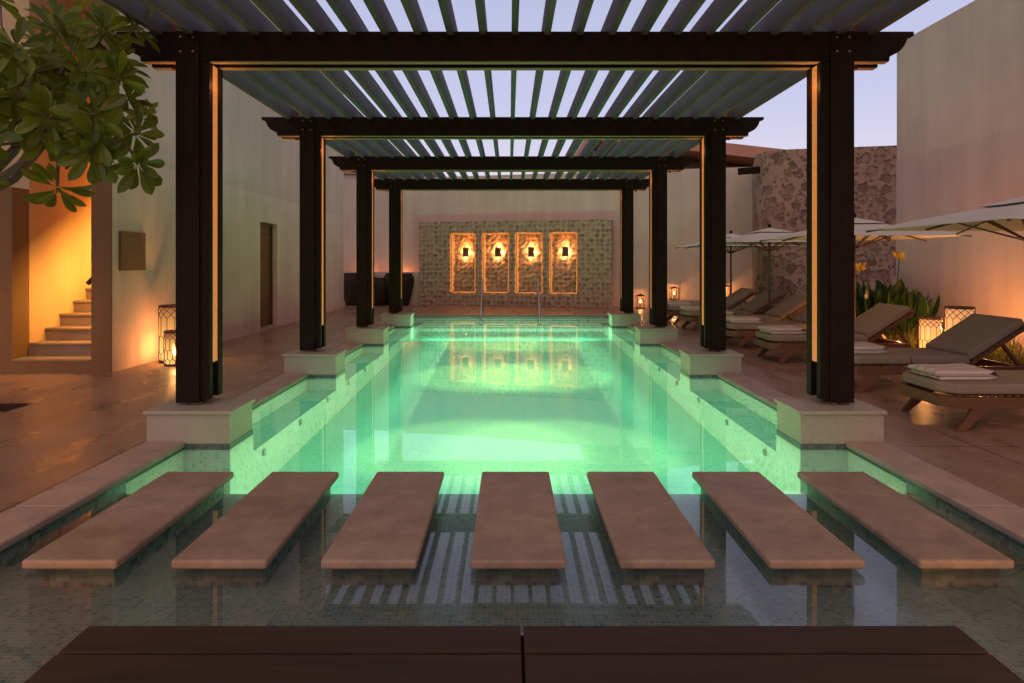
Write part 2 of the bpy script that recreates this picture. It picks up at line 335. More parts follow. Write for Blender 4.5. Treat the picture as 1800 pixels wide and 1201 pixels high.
# ------------------------------------------------------------------ mesh helpers
class MB:
    def __init__(s): s.v = []; s.f = []; s.mi = []; s.cur = 0
    def add(s, vs, fs):
        n = len(s.v); s.v += [tuple(p) for p in vs]; s.f += [tuple(i + n for i in f) for f in fs]; s.mi += [s.cur] * len(fs)
        return s
    def box(s, x0, x1, y0, y1, z0, z1):
        return s.add([(x0, y0, z0), (x1, y0, z0), (x1, y1, z0), (x0, y1, z0), (x0, y0, z1), (x1, y0, z1), (x1, y1, z1), (x0, y1, z1)],
                     [(0, 3, 2, 1), (4, 5, 6, 7), (0, 1, 5, 4), (1, 2, 6, 5), (2, 3, 7, 6), (3, 0, 4, 7)])
    def quad(s, a, b, c, d): return s.add([a, b, c, d], [(0, 1, 2, 3)])
    def prism(s, pts, axis, a, b):          # pts: 2D outline; extruded along axis from a to b
        def P(p, q):
            return {'x': (q, p[0], p[1]), 'y': (p[0], q, p[1]), 'z': (p[0], p[1], q)}[axis]
        n = len(pts); vs = [P(p, a) for p in pts] + [P(p, b) for p in pts]
        fs = [tuple(range(n))[::-1], tuple(range(n, 2 * n))] + [(i, (i + 1) % n, n + (i + 1) % n, n + i) for i in range(n)]
        return s.add(vs, fs)
    def bar(s, p, q, w, h, up=(0, 0, 1)):   # square bar from p to q
        p, q = Vector(p), Vector(q); d = (q - p).normalized(); u = Vector(up)
        sd = d.cross(u).normalized(); u = sd.cross(d).normalized()
        vs = []
        for c in (p, q):
            for a, b_ in ((-1, -1), (1, -1), (1, 1), (-1, 1)): vs.append(c + sd * a * w / 2 + u * b_ * h / 2)
        return s.add(vs, [(0, 1, 2, 3), (7, 6, 5, 4), (0, 4, 5, 1), (1, 5, 6, 2), (2, 6, 7, 3), (3, 7, 4, 0)])
    def tube(s, path, r, n=8, r2=None):
        path = [Vector(p) for p in path]; m = len(path); vs = []
        for i, p in enumerate(path):
            d = (path[min(i + 1, m - 1)] - path[max(i - 1, 0)]).normalized()
            u = Vector((0, 0, 1)) if abs(d.z) < 0.9 else Vector((1, 0, 0))
            a = d.cross(u).normalized(); b_ = d.cross(a).normalized()
            rr = r if r2 is None else r + (r2 - r) * i / (m - 1)
            for k in range(n):
                t_ = 2 * math.pi * k / n; vs.append(p + (a * math.cos(t_) + b_ * math.sin(t_)) * rr)
        fs = [tuple(range(n))[::-1], tuple(range((m - 1) * n, m * n))]
        for i in range(m - 1):
            for k in range(n): fs.append((i * n + k, i * n + (k + 1) % n, (i + 1) * n + (k + 1) % n, (i + 1) * n + k))
        return s.add(vs, fs)
    def lathe(s, prof, c=(0, 0, 0), n=32):
        vs = []; m = len(prof)
        for r, z in prof:
            for k in range(n):
                a = 2 * math.pi * k / n; vs.append((c[0] + r * math.cos(a), c[1] + r * math.sin(a), c[2] + z))
        fs = []
        for i in range(m - 1):
            for k in range(n): fs.append((i * n + k, i * n + (k + 1) % n, (i + 1) * n + (k + 1) % n, (i + 1) * n + k))
        fs += [tuple(range(n))[::-1], tuple(range((m - 1) * n, m * n))]
        return s.add(vs, fs)
    def build(s, name, mat, parent=None, bevel=0.0, seg=2, smooth=False, loc=None):
        me = bpy.data.meshes.new(name); me.from_pydata(s.v, [], s.f)
        for x in (mat if isinstance(mat, (list, tuple)) else [mat]): me.materials.append(x)
        me.polygons.foreach_set('material_index', s.mi)
        if smooth: me.polygons.foreach_set('use_smooth', [True] * len(me.polygons))
        me.update()
        ob = bpy.data.objects.new(name, me); col.objects.link(ob)
        if parent: ob.parent = parent
        if loc: ob.location = loc
        if bevel:
            bm_ = ob.modifiers.new('bevel', 'BEVEL'); bm_.width = bevel; bm_.segments = seg
            bm_.limit_method = 'ANGLE'; bm_.angle_limit = R(35)
        return ob
def tag(o, label=None, cat=None, group=None, kind=None):
    if label: o['label'] = label
    if cat: o['category'] = cat
    if group: o['group'] = group
    if kind: o['kind'] = kind
    return o
def thing(name, label, cat, loc=(0, 0, 0), group=None, rz=0):
    o = bpy.data.objects.new(name, None); col.objects.link(o); o.location = loc; o.rotation_euler = (0, 0, rz)
    o.empty_display_size = 0.2
    return tag(o, label, cat, group)
def copy_tree(o, parent=None):
    c = o.copy(); col.objects.link(c)
    if parent: c.parent = parent
    for ch in list(o.children): copy_tree(ch, c)
    return c
def lamp(kind, name, loc, energy, color, size=0.0, rot=(0, 0, 0), spot=None, blend=0.3, area=None):
    l = bpy.data.lights.new(name, kind); l.energy = energy; l.color = color
    if kind in ('POINT', 'SPOT'): l.shadow_soft_size = size
    if kind == 'SPOT': l.spot_size = R(spot); l.spot_blend = blend
    if kind == 'AREA': l.shape = 'RECTANGLE'; l.size, l.size_y = area
    o = bpy.data.objects.new(name, l); col.objects.link(o); o.location = loc; o.rotation_euler = rot
    return o
WARM = (1.0, 0.40, 0.12)

# ------------------------------------------------------------------ the setting: ground, deck, pool
WZ = -0.05                  # water level
g = MB()
for (x0, x1, y0, y1) in ((-400, 400, 30, 500), (-400, 400, -400, -6), (-400, -14, -6, 30), (14, 400, -6, 30)):
    g.quad((x0, y0, -0.004), (x1, y0, -0.004), (x1, y1, -0.004), (x0, y1, -0.004))
tag(g.build('ground', M['soil']), kind='structure')

EX, CO = 2.59, 2.88         # pool edge, outer edge of the coping
d = MB()
Y0P, Y1P = -1.6, 17.7
d.box(-14, -CO, -6, 30, -0.3, 0); d.box(CO, 14, -6, 30, -0.3, 0)
d.box(-CO, CO, Y1P + 0.3, 30, -0.3, 0); d.box(-CO, CO, -6, Y0P, -0.3, 0)
tag(d.build('deck', M['deck']), kind='structure')

PL_Y = [5.22 + 3.2 * k for k in range(4)]      # fronts of the four pairs of plinths
PD = 0.47
# coping in separate stones between the plinths
c_ = MB()
for s in (-1, 1):
    x0, x1 = sorted((s * (EX - 0.02), s * CO))
    segs = [(Y0P, 1.2), (1.2, 3.84), (3.84, PL_Y[0])]
    for k in range(4):
        a = PL_Y[k] + PD; b_ = PL_Y[k + 1] if k < 3 else Y1P + 0.3
        segs += [(a, (a + b_) / 2), ((a + b_) / 2, b_)]
    for a, b_ in segs: c_.box(x0, x1, a + 0.002, b_ - 0.002, -0.042, 0.004)
for k in range(4):
    a = -EX + 0.02 + k * (2 * EX - 0.04) / 4; c_.box(a + .002, a + (2 * EX - .04) / 4 - .002, Y1P - 0.02, Y1P + 0.3, -0.042, 0.004)
tag(c_.build('coping', M['coping'], bevel=0.012, seg=3), kind='structure')

# basin
def fz(y): return -0.57 + (y - 6.34) * 0.0285
SH = 4.45                    # where the shallow shelf stops
IX = 2.22
p = MB()
p.cur = 0; p.quad((-EX, Y0P, -0.14), (EX, Y0P, -0.14), (EX, SH, -0.14), (-EX, SH, -0.14))
p.cur = 1
ys = [SH, 8, 12, 16.3, 17.7]
for a, b_ in zip(ys, ys[1:]):
    p.quad((-EX, a, fz(a)), (EX, a, fz(a)), (EX, b_, fz(b_)), (-EX, b_, fz(b_)))
p.cur = 2                    # side walls
for s in (-1, 1):
    x = s * EX
    p.quad((x, SH, -0.7), (x, Y1P, -0.7), (x, Y1P, -0.068), (x, SH, -0.068))
p.cur = 3
p.quad((-EX, Y1P, -0.4), (EX, Y1P, -0.4), (EX, Y1P, -0.04), (-EX, Y1P, -0.04))
p.quad((-EX, SH, -0.7), (EX, SH, -0.7), (EX, SH, -0.14), (-EX, SH, -0.14))
p.cur = 4
for s in (-1, 1):
    x = s * EX
    p.quad((x, Y0P, -0.15), (x, SH, -0.15), (x, SH, -0.042), (x, Y0P, -0.042))
p.cur = 5
for s in (-1, 1):
    x = s * (EX - 0.003)
    p.box(min(x, s * EX), max(x, s * EX), SH, Y1P, -0.068, -0.038)
basin = tag(p.build('pool_basin', [M['tile_shelf'], M['tile_floor'], M['tile_wall_x'], M['tile_wall_y'], M['tile_ped_x'], M['tile_line_x']]), kind='structure')

# benches between the plinths, under water
BZ = [-0.21, -0.185, -0.155, -0.135]
for k in range(4):
    y0 = PL_Y[k] + PD; y1 = PL_Y[k + 1] if k < 3 else Y1P
    for s in (-1, 1):
        bn_ = MB()
        xi, xo = s * IX, s * (EX - 0.002)
        xi = s * (IX + 0.004)
        a = [(xi, y0, BZ[k]), (xo, y0, BZ[k]), (xo, y1, BZ[k]), (xi, y1, BZ[k])]
        bn_.cur = 0; bn_.quad(*(a if s > 0 else a[::-1]))
        bn_.cur = 1; bn_.quad((xi, y0, -0.7), (xi, y1, -0.7), (xi, y1, BZ[k]), (xi, y0, BZ[k]))
        ob = bn_.build('underwater_bench', [M['tile_bench'], M['tile_wall_x']], basin)
for i in range(7):
    y = 5.94 + 1.04 * i
    if any(py - 0.05 < y < py + PD + 0.05 for py in PL_Y): y += 0.0
    for s in (-1, 1):
        j = MB(); x = s * (IX - 0.0)
        r0 = 0.032; z = -0.285 + (y - 5.94) * 0.016
        ring = []
        n = 16
        vs = []
        for rr, dx in ((r0, 0.0), (r0 * 0.95, 0.012), (r0 * 0.62, 0.012), (r0 * 0.45, 0.004), (r0 * 0.2, 0.010), (0.001, 0.011)):
            for q in range(n):
                A = 2 * math.pi * q / n; vs.append((x - s * dx, y + rr * math.cos(A), z + rr * math.sin(A)))
        fs = []
        for ii in range(5):
            for q in range(n): fs.append((ii * n + q, ii * n + (q + 1) % n, (ii + 1) * n + (q + 1) % n, (ii + 1) * n + q))
        j.add(vs, fs); j.build('jet_nozzle', M['jet'], basin)
# steps at the far end
st = MB()
for k in range(5):
    yb = 17.7 - 0.28 * k; ya = yb - 0.28; z = -0.075 - 0.034 * k
    st.cur = 0; st.quad((-EX, ya, z), (EX, ya, z), (EX, yb, z), (-EX, yb, z))
    zl = z - 0.034 if k < 4 else -0.4
    st.cur = 1; st.quad((-EX, ya, zl), (EX, ya, zl), (EX, ya, z), (-EX, ya, z))
M['step_riser'] = tiles('mosaic_step_riser', (0, 2, 1), W1, W2, W3, WG, 0.03)  # same pale tones, painting in the light on the risers
st.build('pool_step', [M['tile_bench'], M['step_riser']], basin)
# water sheet
wt = MB(); wt.quad((-EX, Y0P, WZ), (EX, Y0P, WZ), (EX, Y1P, WZ), (-EX, Y1P, WZ))
tag(wt.build('water', M['water']), kind='structure')

# ------------------------------------------------------------------ plinths
ORD = ['first', 'second', 'third', 'farthest']
for s, side in ((-1, 'left'), (1, 'right')):
    for k in range(4):
        y = PL_Y[k]
        dist = ['nearest the stepping slabs', 'second from the stepping slabs', 'third from the stepping slabs', 'farthest, beside the pool steps'][k]
        t_ = thing('plinth', 'pale stone plinth on the %s pool edge, %s' % (side, dist), 'plinth', (s * 2.55, y + PD / 2, -0.05), 'stone plinths carrying the pergola posts')
        b1 = MB(); b1.box(-0.325, 0.325, -PD / 2 + .004, PD / 2 - .004, 0.032, 0.262); b1.build('body', M['plinth'], t_, bevel=0.004)
        b2 = MB(); b2.box(-0.345, 0.345, -PD / 2 - .016, PD / 2 + .016, 0.262, 0.293); b2.build('cap', M['plinth'], t_, bevel=0.008, seg=3)
        b3 = MB(); b3.box(-0.328, 0.328, -PD / 2, PD / 2, -0.012, 0.032)
        b3.build('waterline_tiles', M['tile_line_y'], t_)
        b4 = MB(); b4.cur = 0
        b4.box(-0.330, 0.330, -PD / 2 - .003, PD / 2 + .003, -0.65, -0.012)
        b4.mi = [0, 0, 0, 1, 0, 1]
        b4.build('submerged_base', [M['tile_wall_y'], M['tile_wall_x']], t_)

# ------------------------------------------------------------------ pergola
FY = [5.43 + 3.2 * k for k in range(4)]
perg = thing('pergola', 'dark stained timber pergola standing on stone plinths over the pool', 'pergola', (0, FY[0], 0))
def rel(ob): ob.location = (-perg.location[0], -perg.location[1], -perg.location[2]); return ob
prof = [(3.235, 3.27), (3.235, 3.235), (3.185, 3.225), (3.175, 3.19), (3.155, 3.15), (3.12, 3.11), (3.085, 3.09), (3.04, 3.082), (3.036, 3.03)]
outline = [(-x, z) for x, z in prof][::1] + [(x, z) for x, z in prof[::-1]]
def add_post(s, y):
    ps = MB(); X = lambda a, b_: (min(s * a, s * b_), max(s * a, s * b_))
    ps.box(*X(2.74, 2.55), y - 0.022, y + 0.075, 0.262, 3.268)
    ps.box(*X(2.735, 2.478), y + 0.004, y + 0.072, 0.285, 3.028)
    ps.box(*X(2.735, 2.478), y + 0.175, y + 0.262, 0.285, 3.028)
    ps.box(*X(2.70, 2.515), y + 0.06, y + 0.19, 0.30, 0.575)
    ps.box(*X(2.70, 2.525), y + 0.06, y + 0.19, 0.575, 3.26)
    po = rel(ps.build('post', M['timber'], perg, bevel=0.004))
    for x0, x1 in ((2.486, 2.524), (2.701, 2.729)):
        ls = MB(); ls.box(*X(x0, x1), y + 0.0725, y + 0.1745, 0.578, 3.02)
        ls.build('led_strip', M['led'], po)
    lamp('POINT', 'post_uplight', (s * 2.40, y + 0.125, 2.86), 1.3, WARM, 0.0); lamp('POINT', 'post_uplight', (s * 2.83, y + 0.125, 2.80), 1.6, WARM, 0.0)  # unseen points added to throw warm glow on the beam undersides
    ft = MB(); ft.lathe([(0.075, 0.0), (0.075, 0.012), (0.05, 0.015), (0.05, 0.042)], (s * 2.62, y + 0.10, 0.2435), 24)
    ft.build('foot_plate', M['brass'], po, smooth=False)
    for bx in (2.70, 2.60):
        for bz in (3.10, 3.215, 0.42, 0.53):
            bo = MB(); n = 12; vs = []
            for rr, dy in ((0.011, 0.0), (0.010, -0.006), (0.002, -0.008)):
                for q in range(n):
                    A = 2 * math.pi * q / n; vs.append((s * bx + rr * math.cos(A), y - 0.022 + dy, bz + rr * math.sin(A)))
            bo.add(vs, [(i * n + q, i * n + (q + 1) % n, (i + 1) * n + (q + 1) % n, (i + 1) * n + q) for i in range(2) for q in range(n)] + [tuple(range(2 * n, 3 * n))])
            bo.build('bolt', M['brass'] if bz > 1 else M['groove'], po)
for y in FY:
    for s in (-1, 1): add_post(s, y)
    for a, b_ in ((y, y + 0.08), (y + 0.175, y + 0.255)):
        bm_ = MB(); bm_.prism(outline, 'y', a, b_); bo_ = rel(bm_.build('beam', M['timber'], perg, bevel=0.004))
        for x0, x1 in ((-2.474, 2.474), (-3.03, -2.745), (2.745, 3.03)):
            sf = MB(); sf.box(x0, x1, a + .006, b_ - .006, 3.024, 3.0305); sf.build('soffit', M['soffit'], bo_)  # pale plate added under the beam so the warm glow shows
    for s in (-1, 1):
        bl = MB(); x = sorted((s * 2.80, s * 2.845)); bl.box(x[0], x[1], y + 0.13, y + 0.17, 3.0, 3.40)
        rel(bl.build('cleat', M['teak'], perg))
for k in range(-11, 12):
    rf = MB(); x = k * 0.2625
    rf.box(x - 0.026, x + 0.026, 4.15, 15.95, 3.24, 3.445)
    rel(rf.build('rafter', M['rafter'], perg, bevel=0.004))

# ------------------------------------------------------------------ stepping slabs
SLN = ['leftmost stone stepping slab, next to the left coping', 'stone stepping slab second from the left', 'stone stepping slab just left of the middle one',
       'middle stone stepping slab, on the pool axis', 'stone stepping slab just right of the middle one', 'stone stepping slab second from the right', 'rightmost stone stepping slab, next to the right coping']
for i in range(-3, 4):
    t_ = thing('stepping_slab', SLN[i + 3], 'stepping slab', (i * 0.698 - 0.005, 3.79, -0.14), 'stone slabs crossing the pool')
    a = MB(); a.box(-0.224, 0.224, -0.668, 0.668, 0.106, 0.150)
    a.build('slab', M['slab'], t_, bevel=0.013, seg=3, smooth=False)
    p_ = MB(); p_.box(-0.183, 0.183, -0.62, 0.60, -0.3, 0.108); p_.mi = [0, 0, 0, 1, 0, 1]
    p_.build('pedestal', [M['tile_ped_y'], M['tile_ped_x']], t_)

# ------------------------------------------------------------------ low timber platform in the foreground
tp = thing('timber_platform', 'low dark brown timber platform of wide boards at the near edge of the pool', 'platform', (0, 1.0, -0.14))
YB = [(2.572 - 0.188 * (i + 1), 2.572 - 0.188 * i) for i in range(9)]
for i, (a, b_) in enumerate(YB):
    for x0, x1 in ((-1.66, -0.004), (0.008, 1.67)):
        q = MB(); q.box(x0, x1, a + (0.013), b_, 0.115, 0.145)
        o_ = q.build('board', M['deckboard'], tp, bevel=0.003); o_.location = (-0.0, -1.0, 0)
q = MB()
for x in (-1.5, -0.75, 0.1, 0.8, 1.5): q.box(x - 0.03, x + 0.03, 0.92, 2.5, 0.0, 0.1148)
q.box(-1.64, 1.65, 0.95, 2.565, 0.101, 0.112); q.build('joist', M['groove'], tp).location = (0, -1.0, 0)  # includes a dark sheet that paints the shade in the board gaps

# ------------------------------------------------------------------ left wall, stair court
LW = -5.08
lw = thing('left_wall', 'tall plastered wall with a timber door along the left side of the court', 'wall', (LW, 8.5, 0))
def lrel(o): o.location = (-LW, -8.5, 0); return o
DY0, DY1, DZ = 13.55, 14.55, 2.22
q = MB(); q.box(LW - 0.2, LW, 8.5, DY0, 0, 2.78); q.box(LW - 0.2, LW, DY1, 20.4, 0, 2.78); q.box(LW - 0.2, LW, DY0, DY1, DZ, 2.78)
q.box(LW - 0.2, LW, DY0, DY1, 0, 0.05)
lrel(q.build('lower_wall', M['plaster_low'], lw))
q = MB(); q.box(LW - 0.2, LW - 0.008, 8.5, 20.4, 2.78, 7.25)
lrel(q.build('upper_wall', M['plaster'], lw))
q = MB(); q.box(LW - 0.20, LW - 0.13, DY0, DY1, 0.05, DZ)
dr = lrel(q.build('door', M['doorwood'], lw))
q = MB()
for yy in (DY0 + 0.002, DY1 - 0.052): q.box(LW - 0.132, LW - 0.10, yy, yy + 0.05, 0.05, DZ)
q.box(LW - 0.132, LW - 0.10, DY0 + 0.052, DY1 - 0.052, DZ - 0.05, DZ); q.build('door_frame', M['doorwood'], dr)
for zz in (0.42, 0.98, 1.52, 1.98):
    for j in range(8):
        q = MB(); yy = DY0 + 0.12 + j * 0.108
        q.add([(LW - 0.131, yy - .014, zz - .014), (LW - 0.131, yy + .014, zz - .014), (LW - 0.131, yy + .014, zz + .014), (LW - 0.131, yy - .014, zz + .014), (LW - 0.112, yy, zz)],
              [(0, 1, 4), (1, 2, 4), (2, 3, 4), (3, 0, 4)]); q.build('stud', M['bronze'], dr)
q = MB(); q.tube([(LW - 0.13, DY0 + 0.14, 1.22), (LW - 0.07, DY0 + 0.14, 1.22), (LW - 0.065, DY0 + 0.27, 1.22)], 0.010); q.build('handle', M['steel'], dr)
q = MB(); q.box(LW - 0.2, LW + 0.02, DY0, DY1, 0.0, 0.052); lrel(q.build('door_step', M['coping'], lw))

q = MB(); q.box(LW, LW + 0.03, 8.64, 9.23, 1.29, 1.80)
pq = q.build('plaque', M['plaque'], bevel=0.004); tag(pq, 'plain brown timber plaque fixed to the left wall beside the stair', 'plaque')

sw_ = thing('stair_wall', 'plastered pier and low wall framing the stair opening at far left', 'wall', (-5.2, 8.5, 0))
def srel(o): o.location = (5.2, -8.5, 0); return o
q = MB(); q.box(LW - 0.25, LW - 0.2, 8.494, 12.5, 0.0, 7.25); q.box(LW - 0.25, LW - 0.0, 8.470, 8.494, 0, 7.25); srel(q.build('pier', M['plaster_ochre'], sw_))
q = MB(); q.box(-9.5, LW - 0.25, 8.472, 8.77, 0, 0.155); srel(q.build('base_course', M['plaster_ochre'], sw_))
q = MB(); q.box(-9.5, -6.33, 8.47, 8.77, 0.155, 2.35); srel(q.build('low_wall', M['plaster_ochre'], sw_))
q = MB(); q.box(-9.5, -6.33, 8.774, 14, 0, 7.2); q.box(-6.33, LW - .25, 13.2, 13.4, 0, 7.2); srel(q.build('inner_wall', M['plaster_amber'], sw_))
sta = thing('staircase', 'stone steps climbing inside the lit stair opening at far left', 'staircase', (-5.8, 8.6, 0))
for k in range(12):
    y0 = 8.48 + 0.29 * k if k else 8.46
    z1 = 0.175 + 0.168 * k
    q = MB(); q.box(-6.33, LW - 0.25, y0 + 0.03, y0 + 0.60, z1 - (0.168 if k else 0.02), z1 - 0.035)
    q2 = MB(); q2.box(-6.335, LW - 0.252, y0, y0 + 0.62, z1 - 0.035, z1)
    if k: q.build('riser', M['stair'], sta).location = (5.8, -8.6, 0)
    q2.build('tread', M['stair'], sta, bevel=0.012, seg=3).location = (5.8, -8.6, 0)
q = MB(); hr0, hr1 = Vector((-5.46, 8.62, 1.13)), Vector((-5.46, 11.4, 1.13 + 2.78 * 0.58)); q.tube([hr0, hr1], 0.03, 12)
q.tube([(-5.46, 9.4, 1.56), (-5.34, 9.4, 1.50)], 0.01, 6)
tag(q.build('handrail', M['bronze'], bevel=0), 'dark round handrail rising beside the stone steps', 'handrail')

# ------------------------------------------------------------------ right wall
RX = 7.45
rw = thing('right_wall', 'tall pink beige plastered wall along the right side of the court', 'wall', (RX, 6, 0))
q = MB(); q.box(RX, RX + 0.4, -3, 12.98, 0, 3.37); q.build('lower_wall', M['plaster_pink'], rw).location = (-RX, -6, 0)
q = MB(); q.box(RX + 0.01, RX + 0.4, -3, 12.98, 3.37, 5.62); q.build('upper_wall', M['plaster'], rw).location = (-RX, -6, 0)

# ------------------------------------------------------------------ back wall, feature wall
ang = math.atan2(-1.5, 6.0)
def bw(x): return 22.35 - 0.25 * (x + 2.96)          # back wall line (y at x)
q = MB()
pts = [(-12, bw(-12)), (7.5, bw(7.5)), (7.5, bw(7.5) + 0.4), (-12, bw(-12) + 0.4)]
q.prism(pts, 'z', 0, 4.22)
tag(q.build('back_wall', M['plaster']), 'plain beige wall closing the far end of the court', 'wall')
q = MB(); q.prism([(-9, bw(-9) - 0.65), (-2.9, bw(-2.9) - 0.50), (-2.9, bw(-2.9) - 0.38), (-9, bw(-9) - 0.53)], 'z', 0, 1.08)
tag(q.build('low_wall', M['plaster']), 'low ledge wall behind the three dark vases', 'wall')

FW = thing('feature_wall', 'pebble stone panel with four tall niches at the far end of the pool', 'stone wall', (0.04, 20.95, 0), rz=ang)
# local frame: x along the wall, y depth away from the pool
W2_, H = 3.09, 2.69
nich = [(-2.235, -1.46), (-1.12, -0.335), (-0.025, 0.76), (1.05, 1.84)]    # corrected below from the picture's perspective
def wx(px):   # where the ray through that image column meets the wall plane (used once for the niche edges)
    k = (px - 895) / 1178; y = (20.95 + 0.25 * (0.04 + 0.047)) / (1 + 0.25 * k); x = k * y - 0.047
    return (x - 0.04) / math.cos(ang)
nich = [(-2.005, -1.205), (-0.945, -0.118), (0.137, 0.957), (1.222, 2.035)]
NZ0, NZ1, ND = 0.47, 2.30, 0.34
NZ = [(0.46, 2.30), (0.46, 2.29), (0.45, 2.28), (0.44, 2.27)]
# jittered front sheet with rough edges: grid of cells leaving the niches open
def jit(p, a=0.012): return (p[0] + random.uniform(-a, a), p[1] + random.uniform(-a, a), p[2] + random.uniform(-a, a))
q = MB()
xs = sorted(set([-W2_, W2_] + [x for n_ in nich for x in n_])); 
def dense(vals, step):
    o_ = []
    for a, b_ in zip(vals, vals[1:]):
        n_ = max(1, round((b_ - a) / step)); o_ += [a + (b_ - a) * i / n_ for i in range(n_)]
    return o_ + [vals[-1]]
XS = dense(xs, 0.07); ZS = dense([0, 0.455, 2.285, H], 0.07)
grid = {}
def gv(i, j):
    if (i, j) not in grid:
        x, z = XS[i], ZS[j]; e_ = 0.016
        grid[(i, j)] = len(q.v)
        rim = any(abs(x - v_) < 1e-6 for n_ in nich for v_ in n_) and 0.45 < z < 2.29 or (any(abs(z - v_) < 1e-6 for v_ in (0.455, 2.285)) and any(a - .01 < x < b_ + .01 for a, b_ in nich))
        q.v.append((x + random.uniform(-e_, e_), random.uniform(-0.012, 0.012) + (random.uniform(.03, .055) if rim else 0), z + (random.uniform(-e_, e_) if 0 < j else 0)))
    return grid[(i, j)]
def inside(x, z): return any(a < x < b_ for a, b_ in nich) and 0.455 < z < 2.285
for i in range(len(XS) - 1):
    for j in range(len(ZS) - 1):
        if not inside((XS[i] + XS[i + 1]) / 2, (ZS[j] + ZS[j + 1]) / 2):
            q.f.append((gv(i, j), gv(i + 1, j), gv(i + 1, j + 1), gv(i, j + 1))); q.mi.append(0)
# returns of niches + outer sides: extrude boundary edges backwards
from collections import Counter
ec = Counter()
for f in q.f:
    for a, b_ in zip(f, f[1:] + f[:1]): ec[(a, b_)] += 1
back = {}
def bv(a):
    if a not in back:
        x, y, z = q.v[a]; back[a] = len(q.v); q.v.append((x + random.uniform(-.008, .008), ND + 0.01, z))
    return back[a]
for (a, b_) in list(ec):
    if (b_, a) not in ec: q.f.append((b_, a, bv(a), bv(b_))); q.mi.append(0)
fm = q.build('masonry', M['pebble'], FW)
q = MB(); 
for a, b_ in nich:
    X_ = dense([a - .03, b_ + .03], 0.07); Z_ = dense([0.42, 2.32], 0.07); base = len(q.v)
    for x in X_:
        for z in Z_: q.v.append((x, ND + random.uniform(-.02, .012), z))
    for i in range(len(X_) - 1):
        for j in range(len(Z_) - 1):
            n0 = base + i * len(Z_) + j; q.f.append((n0, n0 + len(Z_), n0 + len(Z_) + 1, n0 + 1)); q.mi.append(0)
q.build('niche_back', M['pebble'], FW)
q = MB(); q.box(-W2_, W2_, ND + .02, ND + .2, 0, H - 0.02); q.build('core', M['plaster'], FW)
ca_, sa_ = math.cos(ang), math.sin(ang)
def fw(x, y, z): return (0.04 + x * ca_ - y * sa_, 20.95 + x * sa_ + y * ca_, z)
NL = ['leftmost niche', 'second niche from the left', 'third niche from the left', 'rightmost niche']
M['lit_rim'] = emit('niche_edge_light', (1.0, 0.33, 0.07), 1.15, 0.75)  # glow painted on the niche edges in place of lamp light
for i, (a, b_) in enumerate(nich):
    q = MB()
    def strip(P0, P1, oo, ww):      # ragged strip of painted glow round the mouth of a niche
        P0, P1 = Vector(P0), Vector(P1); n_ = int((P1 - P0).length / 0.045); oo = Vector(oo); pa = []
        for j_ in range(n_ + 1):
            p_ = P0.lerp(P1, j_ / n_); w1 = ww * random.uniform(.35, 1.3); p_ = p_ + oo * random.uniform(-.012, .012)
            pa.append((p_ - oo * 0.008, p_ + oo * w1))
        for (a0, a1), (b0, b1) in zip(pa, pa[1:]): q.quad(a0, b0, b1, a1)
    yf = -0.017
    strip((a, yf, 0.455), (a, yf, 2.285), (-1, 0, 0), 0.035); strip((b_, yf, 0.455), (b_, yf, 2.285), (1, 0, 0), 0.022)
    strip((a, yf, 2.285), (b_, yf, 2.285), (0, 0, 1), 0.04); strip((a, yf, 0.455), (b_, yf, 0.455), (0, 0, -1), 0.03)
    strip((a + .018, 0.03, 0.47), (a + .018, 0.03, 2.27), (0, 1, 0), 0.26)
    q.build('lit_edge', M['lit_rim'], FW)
for i, (a, b_) in enumerate(nich):
    xc = (a + b_) / 2 + 0.02
    t_ = thing('wall_lamp', 'small dark box wall lamp in the %s' % NL[i], 'wall lamp', fw(xc, ND, 1.72), 'lamps in the four niches', rz=ang)
    q = MB(); q.box(-0.10, 0.10, -0.125, -0.105, -0.155, 0.155); q.box(-0.03, 0.03, -0.105, 0.0, -0.03, 0.03)
    q.build('shade', M['bronze'], t_, bevel=0.003)
    q = MB(); q.box(-0.075, 0.075, -0.1035, -0.099, -0.13, 0.13); q.build('light_panel', M['glow'], t_)
    for dx, dz in ((-.105, .03), (.115, -.02), (.02, .17), (-.03, -.17)): lamp('POINT', 'lamp_light', fw(xc + dx, ND - 0.045, 1.72 + dz), 7.0, (1.0, 0.42, 0.12), 0.0)
    lamp('POINT', 'niche_light', fw(xc, 0.16, 2.08), 2.5, (1.0, 0.26, 0.05), 0.0)  # unseen point added to spread amber light through the niche

# ------------------------------------------------------------------ round rubble tower wall at right rear
q = MB(); path = []
cx, cy, r = 7.12, 17.35, 0.75
for i in range(9):
    A = R(170 + 85 * i / 8); path.append((cx + r * math.cos(A), cy + r * math.sin(A)))
path += [(11.5, path[-1][1] - 1.1)]
PT = [(7.7, 21.5)] + path + [(11.5, 21.5)]
q.prism(PT, 'z', 0, 4.2)
tag(q.build('tower', M['rubble']), 'rubble stone tower wall with a rounded corner at right rear', 'tower')
q = MB(); q.bar((6.6, 17.35, 3.80), (5.80, 17.0, 3.70), 0.14, 0.17)
tag(q.build('water_spout', M['timber'], bevel=0.006), 'dark timber spout jutting from the stone tower', 'water spout')

